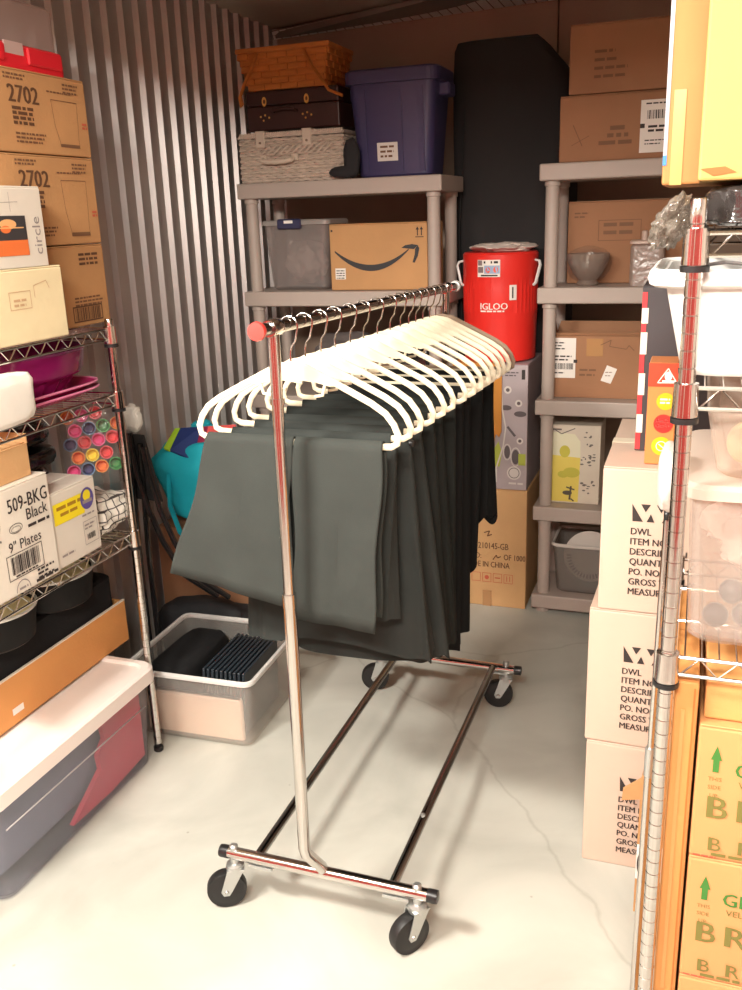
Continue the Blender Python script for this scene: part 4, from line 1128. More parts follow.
finish('woven_wall', b, ORW, t)
b = nb(); box(b, (-0.008, -0.008, 0.1405), (0.408, 0.13, 0.160), bev=0.004); box(b, (-0.008, 0.133, 0.1405), (0.408, 0.278, 0.160), bev=0.004); finish('lid', b, ORW, t)
for s in (0, 1):
    b = nb(); x = 0.095 if s == 0 else 0.30
    e = -0.085 if s == 0 else 0.115
    tube(b, [(x, -0.012, 0.137), (x + e * 0.3, -0.022, 0.075), (x + e * 0.65, -0.03, 0.025), (x + e * 0.95, -0.03, -0.025), (x + e * (1.05 if s == 0 else 1.35), 0.0, -0.055 if s == 0 else -0.045)], 0.013, 8, flat=(1.0, 0.25)); finish('handle', b, ORW, t)
# purple tote
t = thing('storage_tote', 'purple lidded storage tote with white label on the back left top shelf', 'storage tote', (-1.200, 3.825, 1.8315))
PT = mat('purple_tote', (64, 58, 98), 0.4, var=0.05)
b = nb(); bin_shell(b, 0.362, 0.255, 0.355, tx=0.025, r=0.035); 
for x in (-0.12, 0.03, 0.12):
    vs = box(b, (x - 0.012, -0.1865, 0.02), (x + 0.012, -0.160, 0.33))
    for v in vs:
        v.co.y = -0.1275 + 0.025 * (1 - (v.co.z - 0.0) / 0.355) + (0.006 if v.co.y > -0.17 else 0) - 0.004
finish('body', b, PT, t)
b = nb(); slab_round(b, 0.395, 0.285, 0.352, 0.405, r=0.045, top_dish=0.015); finish('lid', b, PT, t)
for s in (-1, 1):
    b = nb(); box(b, (s * 0.186 - 0.014, -0.05, 0.30), (s * 0.205 + 0.014, 0.05, 0.35), bev=0.006); finish('handle', b, PT, t)
P = Print([PAPER(), INKF()], fn=lambda u, w: (u, -0.1325 + 0.025 * (1 - w / 0.355) - 0.0035, w))
P.rect(-0.065, 0.062, 0.022, 0.132, 0); P.fn = lambda u, w: (u, -0.1325 + 0.025 * (1 - w / 0.355) - 0.0042, w)
P.lines(-0.052, 0.112, 0.06, 3, 0.018, 0.008, 1, ragged=0.2); P.done('paper_label', t)
b = nb(); blob(b, (0, 0, 0), (0.034, 0.018, 0.075), seed=21, amp=0.12, freq=1.4, box_pow=0.85)
blob(b, (-0.035, -0.004, -0.050), (0.062, 0.018, 0.024), seed=22, amp=0.1, freq=1.4)
o = finish('black_stocking', b, mat('black_knit', (34, 32, 34), 0.85)); o.location = (-1.352, 3.640, 1.907); tag(o, 'black sock shaped cloth drooping between the white hamper and purple tote', 'cloth')
# second shelf: clear bin, smile carton
t = thing('storage_bin', 'clear lidded bin with dark blue latch beside the smile arrow carton', 'storage bin', (-1.637, 3.80, 1.3865))
b = nb(); bin_shell(b, 0.305, 0.24, 0.27, tx=0.02, r=0.03); finish('body', b, film('clear_bin', (220, 210, 206), see=0.74, rough=0.2, gloss=0.1), t)
b = nb(); slab_round(b, 0.318, 0.255, 0.271, 0.292, r=0.03); finish('lid', b, film('clear_lid', (214, 204, 198), see=0.35), t)
b = nb(); box(b, (-0.075, -0.138, 0.255), (0.035, -0.1235, 0.296), bev=0.005); l_ = finish('latch', b, mat('navy_plastic', (50, 48, 78), 0.4), t)
b = nb(); box(b, (-0.04, -0.140, 0.278), (0.0, -0.1385, 0.290)); finish('label', b, PAPER(), l_)
b = nb(); blob(b, (0, 0, 0.09), (0.095, 0.07, 0.085), seed=31, amp=0.3, freq=2.0, sub=4); o = finish('plastic_wrap', b, mat('pale_wrap', (198, 182, 176), 0.35, bump=0.6, bscale=16)); o.location = (-1.637, 3.80, 1.412); tag(o, 'crumpled pale plastic filling the clear bin with the blue latch', 'wrap')
t = carton('cardboard_box', 'brown carton with a black smiling arrow on the left back shelf', (-1.474, 3.665, 1.3865), (0.425, 0.245, 0.268), CARD(), 0, tape=False)
SM = mat('smile_ink', (46, 44, 46), 0.6); P = Print([SM, PAPER(), INK()])
up, dn = [], []
for k in range(25):
    s = k / 24; x = 0.022 + s * 0.325; c = -0.062 * (1 - (2 * s - 1.06) ** 2); th = 0.021 * (math.sin(PI * min(1, s * 0.93 + 0.05)) ** 0.8) + 0.002
    zc = 0.152 + c + 0.018 * s * s; up.append((x, zc + th * 0.35)); dn.append((x, zc - th * 0.75))
for k in range(24):
    P.poly([up[k], dn[k], dn[k + 1], up[k + 1]], 0)
P.poly([(0.315, 0.168), (0.332, 0.178), (0.36, 0.182), (0.385, 0.178), (0.370, 0.162), (0.34, 0.165)], 0)
P.poly([(0.385, 0.178), (0.392, 0.165), (0.385, 0.135), (0.371, 0.108), (0.362, 0.110), (0.372, 0.140), (0.374, 0.163)], 0)
P.rect(0.022, 0.045, 0.068, 0.09, 1); P.lines(0.026, 0.078, 0.038, 4, 0.010, 0.004, 2, ragged=0.05)
for x in (0.385, 0.402):
    P.rect(x - 0.002, 0.215, x + 0.002, 0.24, 2); P.poly([(x - 0.007, 0.238), (x + 0.007, 0.238), (x, 0.25)], 2)
P.rect(0.376, 0.208, 0.411, 0.211, 2); P.rect(0.008, 0.238, 0.016, 0.246, 2); P.done('printed_logo', t)
# third shelf: dark wrapped bundles seen behind the hangers
b = nb(); blob(b, (0, 0, 0.13), (0.15, 0.10, 0.12), seed=41, amp=0.2, freq=1.8, box_pow=0.7); o = finish('wrapped_bundle', b, mat('grey_wrap', (92, 84, 82), 0.3, bump=0.5, bscale=14)); o.location = (-1.46, 3.80, 0.942); tag(o, 'grey plastic wrapped bundle on the shelf behind the hangers', 'bundle')
b = nb(); blob(b, (0, 0, 0.14), (0.12, 0.10, 0.13), seed=43, amp=0.12, freq=1.6, box_pow=0.6); o = finish('wrapped_bundle', b, mat('black_shrink_wrap', (32, 30, 31), 0.12)); o.location = (-1.17, 3.80, 0.942); tag(o, 'black wrapped bundle at the right end of the shelf behind the hangers', 'bundle')
carton('cardboard_box', 'brown carton on the second lowest shelf of the left back unit', (-1.79, 3.68, 0.4915), (0.40, 0.26, 0.28), CARDD())

# ------------------------------------------------------------------ between the two back units
# tall draped black thing against the back wall
t = thing('garment_bag', 'tall black cloth-covered bundle standing against the back wall', 'garment bag', (-0.79, 4.17, 0))
b = nb(); prof = [(0.0, 0.22, 0.11), (0.4, 0.24, 0.12), (1.0, 0.25, 0.125), (1.6, 0.258, 0.13), (2.0, 0.258, 0.13), (2.2, 0.256, 0.13), (2.33, 0.25, 0.125), (2.362, 0.24, 0.11), (2.37, 0.21, 0.08)]
rings = []; n = 48; from mathutils import noise as NZ
for z, a_, c_ in prof:
    ring = []
    for k in range(n):
        th = 2 * PI * k / n; ct, st = math.cos(th), math.sin(th)
        x = a_ * math.copysign(abs(ct) ** 0.35, ct); y = c_ * math.copysign(abs(st) ** 0.4, st)
        if z > 2.2:
            zz = z - (0.0 if x < 0.11 else 0.16 * (x - 0.11) / 0.145) * min(1, (z - 2.2) / 0.15)
        else: zz = z
        d = NZ.noise(Vector((x * 6, y * 6, z * 1.5))) * 0.012
        ring.append(b.verts.new((x + d, y + d, max(0, zz))))
    rings.append(ring)
for A, B in zip(rings, rings[1:]):
    for k in range(n):
        f = b.faces.new((A[k], A[(k + 1) % n], B[(k + 1) % n], B[k])); f.smooth = True
b.faces.new(rings[0][::-1]); b.faces.new(rings[-1])
finish('cloth_cover', b, mat('black_cover', (40, 36, 36), 0.85, var=0.1, vscale=5, bump=0.1, bscale=24), t)
b = nb(); tube(b, [(-0.19, -0.145, 2.1), (-0.215, -0.155, 1.6), (-0.20, -0.148, 1.0)], 0.004, 6); finish('zip_seam', b, mat('black_seam', (28, 26, 26), 0.7), t)
# brown carton on the floor, picture box on it, orange sheet, red cooler
t = carton('cardboard_box', 'brown MADE IN CHINA carton on the floor under the picture box', (-0.965, 3.68, 0), (0.335, 0.36, 0.545), CARD2(), 0, seam='y')
P = Print([INKB(), REDINK(), TAPE()])
P.text('-210145-GB', 0.115, 0.272, 0.028, 0, bold=0.01, sx=0.72); P.text('NO:', 0.09, 0.225, 0.026, 0, bold=0.01, sx=0.75); P.text('OF 1000', 0.238, 0.225, 0.026, 0, bold=0.01, sx=0.72); P.text('MADE IN CHINA', 0.065, 0.186, 0.026, 0, bold=0.01, sx=0.72)
P.line([(0.19, 0.222), (0.205, 0.245), (0.21, 0.232), (0.225, 0.24)], 0.004, 0); P.line([(0.15, 0.345), (0.175, 0.355), (0.165, 0.33), (0.185, 0.34)], 0.004, 0)
for i in range(4):
    x = 0.095 + i * 0.048; P.frame(x, 0.115, x + 0.04, 0.158, 0.002, 1)
    if i == 1: P.disc(x + 0.02, 0.137, 0.010, mi=1)
    elif i == 2: P.rect(x + 0.008, 0.135, x + 0.032, 0.140, 1)
    elif i == 3:
        P.rect(x + 0.012, 0.125, x + 0.015, 0.15, 1); P.rect(x + 0.025, 0.125, x + 0.028, 0.15, 1)
P.rect(0.145, 0.0, 0.185, 0.075, 2); P.rect(0.145, 0.52, 0.185, 0.541, 2)
P.done('printed_lettering', t)
t = carton('cardboard_box', 'grey picture box printed with round gadgets under the red cooler', (-0.95, 3.685, 0.5465), (0.315, 0.34, 0.535), mat('grey_print_card', (172, 158, 160), 0.45, var=0.1, vscale=4), 0, tape=False, bev=0.002)
P = Print([mat('gadget_dark', (92, 82, 84), 0.4), mat('gadget_pale', (212, 204, 198), 0.4), mat('gadget_green', (176, 184, 70), 0.5), INK()])
for x, z, r, m in ((0.232, 0.43, 0.016, 1), (0.278, 0.375, 0.015, 1), (0.285, 0.215, 0.014, 1)):
    P.disc(x, z, r, mi=m); P.disc(x, z, r * 0.5, mi=0)
P.disc(0.225, 0.355, 0.024, 0.011, 0); P.disc(0.285, 0.33, 0.026, 0.012, 0); P.line([(0.232, 0.275), (0.265, 0.235)], 0.01, 0); P.disc(0.268, 0.145, 0.016, 0.032, 0); P.disc(0.232, 0.165, 0.012, 0.028, 0)
P.ring(0.268, 0.145, 0.020, 0.04, 0.004, 1); P.ring(0.232, 0.165, 0.016, 0.034, 0.004, 1); P.disc(0.262, 0.075, 0.030, 0.030, 1); P.ring(0.262, 0.075, 0.022, 0.022, 0.003, 0)
P.poly([(0.15, 0.10), (0.20, 0.10), (0.21, 0.16), (0.195, 0.21), (0.15, 0.13)], 2); P.rect(0.28, 0.11, 0.31, 0.16, 2); P.rect(0.289, 0.475, 0.303, 0.515, 3)
P.lines(0.22, 0.50, 0.06, 2, 0.012, 0.005, 0); P.line([(0.205, 0.46), (0.21, 0.35), (0.225, 0.27), (0.215, 0.19), (0.185, 0.09), (0.17, 0.02)], 0.006, 1); P.rect(0.15, 0.03, 0.19, 0.09, 1); P.lines(0.24, 0.025, 0.065, 1, 0.01, 0.008, 1)
P.done('printed_picture', t)
b = nb()   # orange sheet: lies on the box, hangs down its front with a torn lower edge
pts = [(-0.95, 1.0815), (-0.742, 1.0815), (-0.742, 0.80), (-0.752, 0.775), (-0.766, 0.79), (-0.775, 0.74), (-0.79, 0.755), (-0.80, 0.72), (-0.83, 0.74), (-0.95, 0.73)]
prism(b, pts, 'XZ', 3.677, 3.681); box(b, (-0.95, 3.677, 1.0825), (-0.742, 3.86, 1.0865))
o = finish('orange_sheet', b, mat('orange_paper', (206, 136, 52), 0.7, var=0.08, vscale=9, bump=0.2, bscale=12)); tag(o, 'orange paper sheet with torn edge hanging down beside the grey picture box', 'sheet')
# red cooler
RC = mat('cooler_red', (226, 46, 38), 0.35, var=0.03, vscale=3)
t = thing('drink_cooler', 'red cylindrical drink cooler with white handles on the grey picture box', 'cooler', (-0.785, 3.845, 1.087))
b = nb(); n = 96
def crad(z, th):
    r = 0.149 + 0.006 * min(1, z / 0.42)
    rib = 0.0016 * (1 if math.sin(th * 46) > 0 else -1)
    if 0.145 < z < 0.345 and not (abs(((th + PI / 2 + PI) % (2 * PI)) - PI) < 0.55 and 0.20 < z < 0.30): r += rib
    return r
zsl = [0.0, 0.006, 0.14, 0.1401, 0.20, 0.2001, 0.2999, 0.30, 0.3449, 0.345, 0.43, 0.438]
rings = [[b.verts.new(((crad(z, 2 * PI * k / n) - (0.006 if z in (0.0, 0.438) else 0)) * math.cos(2 * PI * k / n), (crad(z, 2 * PI * k / n) - (0.006 if z in (0.0, 0.438) else 0)) * math.sin(2 * PI * k / n), z)) for k in range(n)] for z in zsl]
for A, B in zip(rings, rings[1:]):
    for k in range(n):
        b.faces.new((A[k], A[(k + 1) % n], B[(k + 1) % n], B[k])).smooth = True
b.faces.new(rings[0][::-1]); b.faces.new(rings[-1]); finish('body', b, RC, t)
for s in (-1, 1):
    b = nb(); tube(b, [(s * 0.146, -0.035, 0.405), (s * 0.168, -0.042, 0.40), (s * 0.172, -0.05, 0.385), (s * 0.156, -0.055, 0.315), (s * 0.146, -0.05, 0.305)], 0.007, 8, flat=(1, 0.7)); finish('handle', b, WHITEP(), t)
cyl = lambda dz=0.0: (lambda u, w: (0.1572 * math.sin(u / 0.1572), -0.1572 * math.cos(u / 0.1572), w))
P = Print([mat('cooler_white', (236, 226, 216), 0.5)], fn=cyl()); P.text('IGLOO', -0.052, 0.216, 0.026, 0, bold=0.03, sx=1.0); P.lines(-0.052, 0.206, 0.10, 1, 0.01, 0.006, 0, ragged=0.02); P.done('logo_lettering', t)
P = Print([PAPER(), INK(), mat('sticker_red', (232, 90, 60), 0.5), mat('sticker_grey', (130, 112, 112), 0.5), mat('sticker_blue', (150, 170, 200), 0.5)], fn=lambda u, w: (0.1580 * math.sin(u / 0.158), -0.1580 * math.cos(u / 0.158), w))
P.rect(-0.066, 0.345, 0.030, 0.412, 0, n=10); P.fn = lambda u, w: (0.1586 * math.sin(u / 0.1586), -0.1586 * math.cos(u / 0.1586), w)
P.rect(-0.064, 0.362, -0.04, 0.385, 3, n=3); P.rect(-0.064, 0.39, -0.045, 0.41, 3, n=2); P.rect(-0.036, 0.358, 0.028, 0.390, 4, n=5); P.disc(-0.02, 0.372, 0.010, 0.012, 2); P.disc(0.012, 0.374, 0.010, 0.012, 2); P.lines(-0.038, 0.398, 0.06, 1, 0.01, 0.009, 1, ragged=0.1); P.rect(-0.05, 0.348, 0.02, 0.354, 1, n=6); P.done('sticker', t)
P = Print([PAPER(), INK()], fn=lambda u, w: (0.1580 * math.sin(u / 0.158), -0.1580 * math.cos(u / 0.158), w)); P.rect(0.068, 0.252, 0.098, 0.312, 0, n=4); P.fn = lambda u, w: (0.1586 * math.sin(u / 0.1586), -0.1586 * math.cos(u / 0.1586), w); P.rect(0.079, 0.26, 0.085, 0.304, 1); P.done('barcode_sticker', t)
b = nb(); blob(b, (0, 0, 0.0), (0.125, 0.12, 0.022), seed=51, amp=0.4, freq=1.5)
for v in b.verts: v.co.z = max(v.co.z, -0.014)
o = finish('white_cloth', b, mat('cloth_white', (222, 206, 196), 0.8)); o.location = (-0.772, 3.845, 1.5405); tag(o, 'white cloth crumpled on top of the red cooler', 'cloth')

# ------------------------------------------------------------------ right unit
t = carton('cardboard_box', 'brown carton with a white shipping label on the right unit top shelf', (-0.535, 3.70, 1.8515), (0.52, 0.30, 0.232), CARDD(), 0)
P = Print([INKF(), PAPER(), INK()])
P.lines(0.185, 0.105, 0.06, 1, 0.02, 0.015, 0, seed=21, ragged=0.05); P.lines(0.175, 0.080, 0.08, 1, 0.02, 0.014, 0, seed=22, ragged=0.05); P.lines(0.145, 0.055, 0.125, 1, 0.02, 0.014, 0, seed=23, ragged=0.05); P.line([(0.05, 0.13), (0.085, 0.055)], 0.003, 0); P.line([(0.045, 0.058), (0.11, 0.09)], 0.002, 0)
P.rect(0.292, 0.02, 0.43, 0.20, 1); P.bars(0.315, 0.135, 0.415, 0.165, 2); P.rect(0.292, 0.105, 0.308, 0.12, 2); P.lines(0.32, 0.105, 0.08, 2, 0.014, 0.008, 2); P.lines(0.31, 0.185, 0.09, 1, 0.01, 0.005, 2); P.lines(0.31, 0.06, 0.09, 2, 0.012, 0.004, 2)
P.done('shipping_label', t)
t = carton('cardboard_box', 'plain brown carton on top of the labelled carton, near the ceiling', (-0.505, 3.70, 2.0865), (0.50, 0.30, 0.235), CARDD(), 0)
P = Print([INKF()]); P.lines(0.09, 0.135, 0.14, 4, 0.028, 0.010, 0, seed=2); P.poly([(0.43, 0.185), (0.455, 0.185), (0.4425, 0.165)], 0); P.done('printed_lettering', t)
t = carton('cardboard_box', 'brown fragile carton at the back of the second right shelf', (-0.515, 3.86, 1.3915), (0.46, 0.15, 0.318), CARDD(), 0)
P = Print([INKF()]); P.frame(0.12, 0.165, 0.285, 0.245, 0.0025, 0); P.lines(0.14, 0.22, 0.13, 2, 0.030, 0.014, 0, seed=5, ragged=0.15); P.lines(0.025, 0.27, 0.06, 2, 0.014, 0.006, 0); P.done('printed_lettering', t)
t = thing('glass_bowl', 'clear wrapped glass bowl on the second shelf of the right unit', 'bowl', (-0.420, 3.768, 1.3915))
b = nb(); lathe(b, [(0.04, 0), (0.045, 0.006), (0.035, 0.02), (0.06, 0.05), (0.082, 0.10), (0.084, 0.122), (0.080, 0.122), (0.076, 0.098), (0.055, 0.054), (0.02, 0.03)], n=32); finish('bowl_body', b, film('bowl_glass', (200, 180, 166), see=0.55, rough=0.1, gloss=0.18), t)
b = nb(); blob(b, (0, 0, 0.082), (0.09, 0.082, 0.070), seed=61, amp=0.12, freq=2.5); finish('plastic_wrap', b, film('clear_film', (236, 232, 230), see=0.9), t)
b = nb(); lathe(b, [(0.098, 0), (0.1, 0.002), (0.1, 0.004), (0.0, 0.004)], n=32, cap1=False); o = finish('glass_plate', b, film('bowl_glass', (200, 180, 166))); bpy.data.objects.remove(o)
t = thing('plastic_canister', 'frosted square plastic canister beside the glass bowl on the right unit', 'canister', (-0.195, 3.77, 1.3915))
b = nb(); slab_round(b, 0.125, 0.125, 0, 0.155, r=0.02); finish('body', b, film('canister_plastic', (206, 184, 172), see=0.3, bump=0.3), t)
b = nb(); slab_round(b, 0.132, 0.132, 0.156, 0.168, r=0.02); finish('lid', b, mat('canister_lid', (196, 170, 156), 0.4), t)
b = nb(); lathe(b, [(0.012, 0.168), (0.012, 0.20), (0.008, 0.203)], (-0.015, 0, 0), 14); finish('spout', b, mat('canister_lid', (196, 170, 156), 0.4), t)
t = carton('cardboard_box', 'open brown carton with two white shipping labels on the third right shelf', (-0.556, 3.738, 0.9435), (0.45, 0.200, 0.250), CARDD(), 0, open_top=True)
P = Print([PAPER(), INK(), TAPE(), INKF()])
P.rect(0.0, 0.08, 0.103, 0.242, 0); P.bars(0.018, 0.115, 0.095, 0.14, 1); P.rect(0.095, 0.142, 0.11, 0.155, 1); P.lines(0.012, 0.165, 0.08, 2, 0.014, 0.006, 1); P.lines(0.012, 0.22, 0.05, 3, 0.012, 0.005, 1); P.lines(0.012, 0.098, 0.05, 1, 0.012, 0.005, 1)
P.done('shipping_label', t); P = Print([PAPER(), INK(), TAPE(), INKF()])
P.poly([(0.205, 0.072), (0.245, 0.060), (0.268, 0.120), (0.228, 0.135)], 0); P.lines(0.222, 0.105, 0.03, 2, 0.014, 0.003, 3); P.done('small_label', t); P = Print([PAPER(), INK(), TAPE(), INKF()])
P.rect(0.145, 0.17, 0.21, 0.24, 2); P.line([(0.20, 0.215), (0.24, 0.235), (0.235, 0.21), (0.30, 0.20), (0.31, 0.215), (0.33, 0.195)], 0.003, 3); P.lines(0.12, 0.11, 0.07, 2, 0.02, 0.008, 3)
P.done('scribbles_and_tape', t)
b = nb(); box(b, (0, 0, 0), (0.10, 0.08, 0.10), bev=0.01); o = finish('wall_charger', b, mat('pale_grey_plastic', (170, 160, 156), 0.4)); o.location = (-0.20, 3.78, 1.20); bpy.data.objects.remove(o)
t = carton('cardboard_box', 'lemonade dispenser picture box with pale yellow jar on the fourth right shelf', (-0.560, 3.738, 0.4885), (0.220, 0.200, 0.338), mat('dispenser_card', (216, 202, 184), 0.5, var=0.05), 0, tape=False, bev=0.002)
P = Print([mat('lemonade', (226, 204, 96), 0.5), mat('jar_pale', (226, 220, 190), 0.5), mat('lemon_olive', (196, 186, 70), 0.5), mat('tap_dark', (84, 74, 62), 0.4), mat('floral_grey', (108, 98, 92), 0.6)])
P.poly([(0.0, 0.006), (0.135, 0.006), (0.14, 0.20), (0.0, 0.21)], 0); P.poly([(0.0, 0.21), (0.14, 0.20), (0.138, 0.27), (0.115, 0.30), (0.0, 0.31)], 1)
P.disc(0.075, 0.225, 0.022, 0.026, 2); P.disc(0.105, 0.135, 0.035, 0.022, 2); P.disc(0.07, 0.125, 0.022, 0.015, 2); P.rect(0.0, 0.315, 0.06, 0.322, 4); P.line([(0.03, 0.318), (0.06, 0.30), (0.115, 0.325)], 0.004, 4)
P.disc(0.09, 0.045, 0.020, 0.010, 3); P.line([(0.10, 0.015), (0.105, 0.075)], 0.008, 3); P.line([(0.085, 0.07), (0.12, 0.06)], 0.006, 3); P.line([(0.105, 0.02), (0.118, 0.01)], 0.006, 3)
rg = random.Random(3)
for k in range(34):
    x, z = rg.uniform(0.145, 0.20), rg.choice((0.255, 0.30, 0.205, 0.18, 0.09, 0.06)) + rg.uniform(-0.012, 0.012); P.disc(x, z, rg.uniform(0.003, 0.008), rg.uniform(0.002, 0.005), 4, n=7)
P.done('printed_picture', t)
t = thing('storage_bin', 'open pale plastic bin on the bottom shelf of the right unit', 'storage bin', (-0.372, 3.82, 0.0865))
b = nb(); bin_shell(b, 0.30, 0.25, 0.225, tx=0.018, r=0.03); finish('body', b, film('pale_bin', (196, 186, 178), see=0.72), t); b = nb(); rim(b, 0.30, 0.25, 0.222, 0.03, 0.006); finish('rim', b, mat('pale_rim', (206, 196, 188), 0.4), t)
b = nb(); blob(b, (0, 0, 0), (0.13, 0.11, 0.05), seed=71, amp=0.2, freq=2); o = finish('plastic_wrap', b, film('grey_film', (130, 126, 120), see=0.3, bump=0.5)); o.location = (-0.42, 3.92, 0.36); bpy.data.objects.remove(o)
t = thing('paper_fan', 'round white pleated disc with dark notched edge leaning in the pale bin', 'paper fan', (-0.372, 3.815, 0.224))
b = nb(); n = 48; lathe(b, [(0.0, -0.004), (0.104, -0.002), (0.114, 0.0), (0.104, 0.004), (0.0, 0.006)], n=n, axis='Y', cap0=False, cap1=False); d0 = finish('disc', b, mat('fan_white', (222, 208, 198), 0.7), t)
P = Print([INK(), mat('fan_band', (176, 150, 140), 0.7)], fn=lambda u, w: (u, -0.0055, w))
for k in range(16):
    a = math.radians(180 + k * 8.5); P.line([(0.080 * math.cos(a), 0.080 * math.sin(a)), (0.100 * math.cos(a), 0.100 * math.sin(a))], 0.007, 0)
P.rect(-0.05, 0.028, 0.05, 0.040, 1); P.done('edge_notches', t)  # duller band across the upper disc
t.rotation_euler = (-0.12, 0, 0)
# ------------------------------------------------------------------ right: three off-white cartons, right shelving contents
zc = [0.0, 0.3675, 0.7385]; hh = [0.366, 0.3695, 0.3635]
L3 = ['off-white carton on the floor, lowest of the three stacked beside the right shelving', 'off-white carton in the middle of the stack beside the right shelving', 'off-white carton topmost of its stack with the orange box on it']
X3 = [-0.197, -0.203, -0.184]; R3 = [0.0, math.radians(-1.5), 0.0]
for i in range(3):
    t = carton('cardboard_box', L3[i], (X3[i], 2.115 + (0.004 if i == 1 else 0), zc[i]), (0.46, 0.53, hh[i]), PINKBOX(), R3[i], group='off-white stacked cartons', seam='x', tape=(i == 2), tape_m=mat('clear_tape', (226, 210, 186), 0.3))
    P = Print([INK()])
    x = (0.088, 0.086, 0.070)[i]; top = hh[i] - 0.095 if i == 2 else hh[i] - 0.10
    # block mark: a wide W cut from triangles, then an i
    z0, z1 = top - 0.035, top + 0.008
    P.poly([(x, z1), (x + 0.002, z0), (x + 0.026, z0)], 0); P.poly([(x + 0.020, z1), (x + 0.042, z1), (x + 0.031, z0 + 0.024)], 0); P.poly([(x + 0.034, z0), (x + 0.052, z0), (x + 0.043, z0 + 0.02)], 0)
    P.poly([(x + 0.055, z1), (x + 0.076, z1), (x + 0.066, z0 + 0.024)], 0); P.poly([(x + 0.092, z1), (x + 0.068, z0), (x + 0.090, z0)], 0)
    P.rect(x + 0.098, z0, x + 0.110, z1 - 0.006, 0); P.disc(x + 0.104, z1 + 0.006, 0.008, mi=0)
    rows = ['DWL', 'ITEM NO: 60', 'DESCRIPTION', 'QUANTITY: 1', 'PO. NO: 2831', 'GROSS WEIGHT', 'MEASUREMENT']
    for k, s in enumerate(rows):
        P.text(s, x, z0 - 0.033 - 0.0255 * k, 0.0165, 0, bold=0.03, sx=0.88)
    P.done('printed_lettering', t)
# orange bundle box and dark tall box on the cartons
t = thing('gadget_box', 'narrow orange and red box with round badges on the off-white carton', 'box', (-0.095, 2.15, 1.1035))
b = nb(); box(b, (0, 0, 0), (0.064, 0.105, 0.238), bev=0.002); finish('body', b, mat('bundle_orange', (214, 130, 72), 0.4), t)
P = Print([mat('bundle_red', (226, 70, 44), 0.4), mat('bundle_yellow', (226, 180, 30), 0.4), mat('bundle_white', (246, 238, 226), 0.4), mat('bundle_scarlet', (222, 46, 40), 0.4)])
P.rect(0.0, 0.184, 0.064, 0.238, 0); P.disc(0.040, 0.150, 0.020, mi=1); P.disc(0.038, 0.098, 0.022, mi=3); P.disc(0.036, 0.045, 0.022, mi=1)
P.fn = lambda u, w: (u, -0.0019, w)
P.line([(0.020, 0.193), (0.042, 0.226), (0.062, 0.193), (0.020, 0.193)], 0.002, 2); P.disc(0.043, 0.208, 0.008, 0.011, 2); P.rect(0.030, 0.193, 0.058, 0.199, 2); P.text('Bundle', 0.023, 0.101, 0.0075, 2, bold=0.01, sx=0.9); P.text('Classics', 0.021, 0.090, 0.0075, 2, bold=0.01, sx=0.9); P.ring(0.036, 0.045, 0.011, 0.011, 0.002, 2); P.line([(0.030, 0.05), (0.042, 0.04)], 0.002, 2); P.lines(0.028, 0.153, 0.022, 2, 0.008, 0.004, 2, ragged=0.1)
P.done('printed_badges', t)
t = carton('cardboard_box', 'tall dark box with red and white edge behind the orange badge box', (-0.125, 2.275, 1.1035), (0.19, 0.20, 0.40), mat('charcoal_card', (60, 54, 56), 0.5), 0, tape=False, bev=0.002)
P = Print([mat('edge_red', (206, 56, 60), 0.4), mat('edge_white', (222, 210, 196), 0.4)]); rg = random.Random(5); z = 0.004
k = 0
while z < 0.36:
    l = rg.uniform(0.02, 0.055); P.rect(0.0008, z, 0.012 + 0.004 * (k % 2), min(z + l, 0.385), k % 2); z += l; k += 1
P.done('printed_edge', t)
# top shelf of the right shelving
b = nb(); blob(b, (0.30, 0.19, 0.031), (0.285, 0.20, 0.030), seed=81, amp=0.03, freq=2.0, box_pow=0.22, sub=5)
o = finish('wrapped_pack', b, mat('smoky_wrap', (44, 40, 39), 0.14, bump=0.6, bscale=22, spec=0.9, var=0.3, vscale=14)); o.location = (-0.012, 1.425, 1.6475)
tag(o, 'dark plastic-wrapped pack drooping off the top shelf of the right shelving', 'pack')
b = nb(); blob(b, (0, 0, 0), (0.030, 0.09, 0.034), seed=85, amp=0.35, freq=2.4, sub=5)
for v in b.verts: v.co.z += v.co.x * 0.55
o = finish('loose_plastic', b, film('loose_film', (176, 166, 154), see=0.55, rough=0.1, gloss=0.25, bump=0.8, bscale=30)); o.location = (-0.046, 1.50, 1.655)
tag(o, 'loose crumpled end of clear plastic hanging out left of the wrapped pack', 'plastic wrap')
def tall_box(name, label, loc, size, m, cat='box'):
    return carton(name, label, loc, size, m, 0, cat=cat, tape=False)
t = tall_box('cardboard_box', 'tall yellow carton nearest the camera on the wrapped pack at top right', (-0.012, 1.415, 1.712), (0.50, 0.17, 0.50), mat('cardboard_light', (180, 142, 80), 0.7, var=0.04, vscale=4))
P = Print([mat('torn_brown', (170, 84, 30), 0.7)]); P.poly([(0.002, 0.016), (0.035, 0.018), (0.05, 0.010), (0.02, 0.006)], 0); P.done('torn_corner', t)  # darker brown patch at the lower left corner
t = tall_box('cardboard_box', 'taller orange carton with blue striped tape edge behind the yellow carton', (-0.068, 1.60, 1.712), (0.50, 0.24, 0.50), mat('carton_amber', (168, 112, 60), 0.7, var=0.06, vscale=4))
P = Print([mat('silver_tape', (150, 146, 152), 0.25), mat('blue_tape', (40, 110, 170), 0.4), mat('pale_tape', (186, 140, 80), 0.3)]); P.rect(0.0, 0.035, 0.006, 0.30, 0); P.rect(0.0, 0.03, 0.006, 0.045, 1); P.rect(0.012, 0.0, 0.03, 0.14, 2); P.done('edge_tape', t)
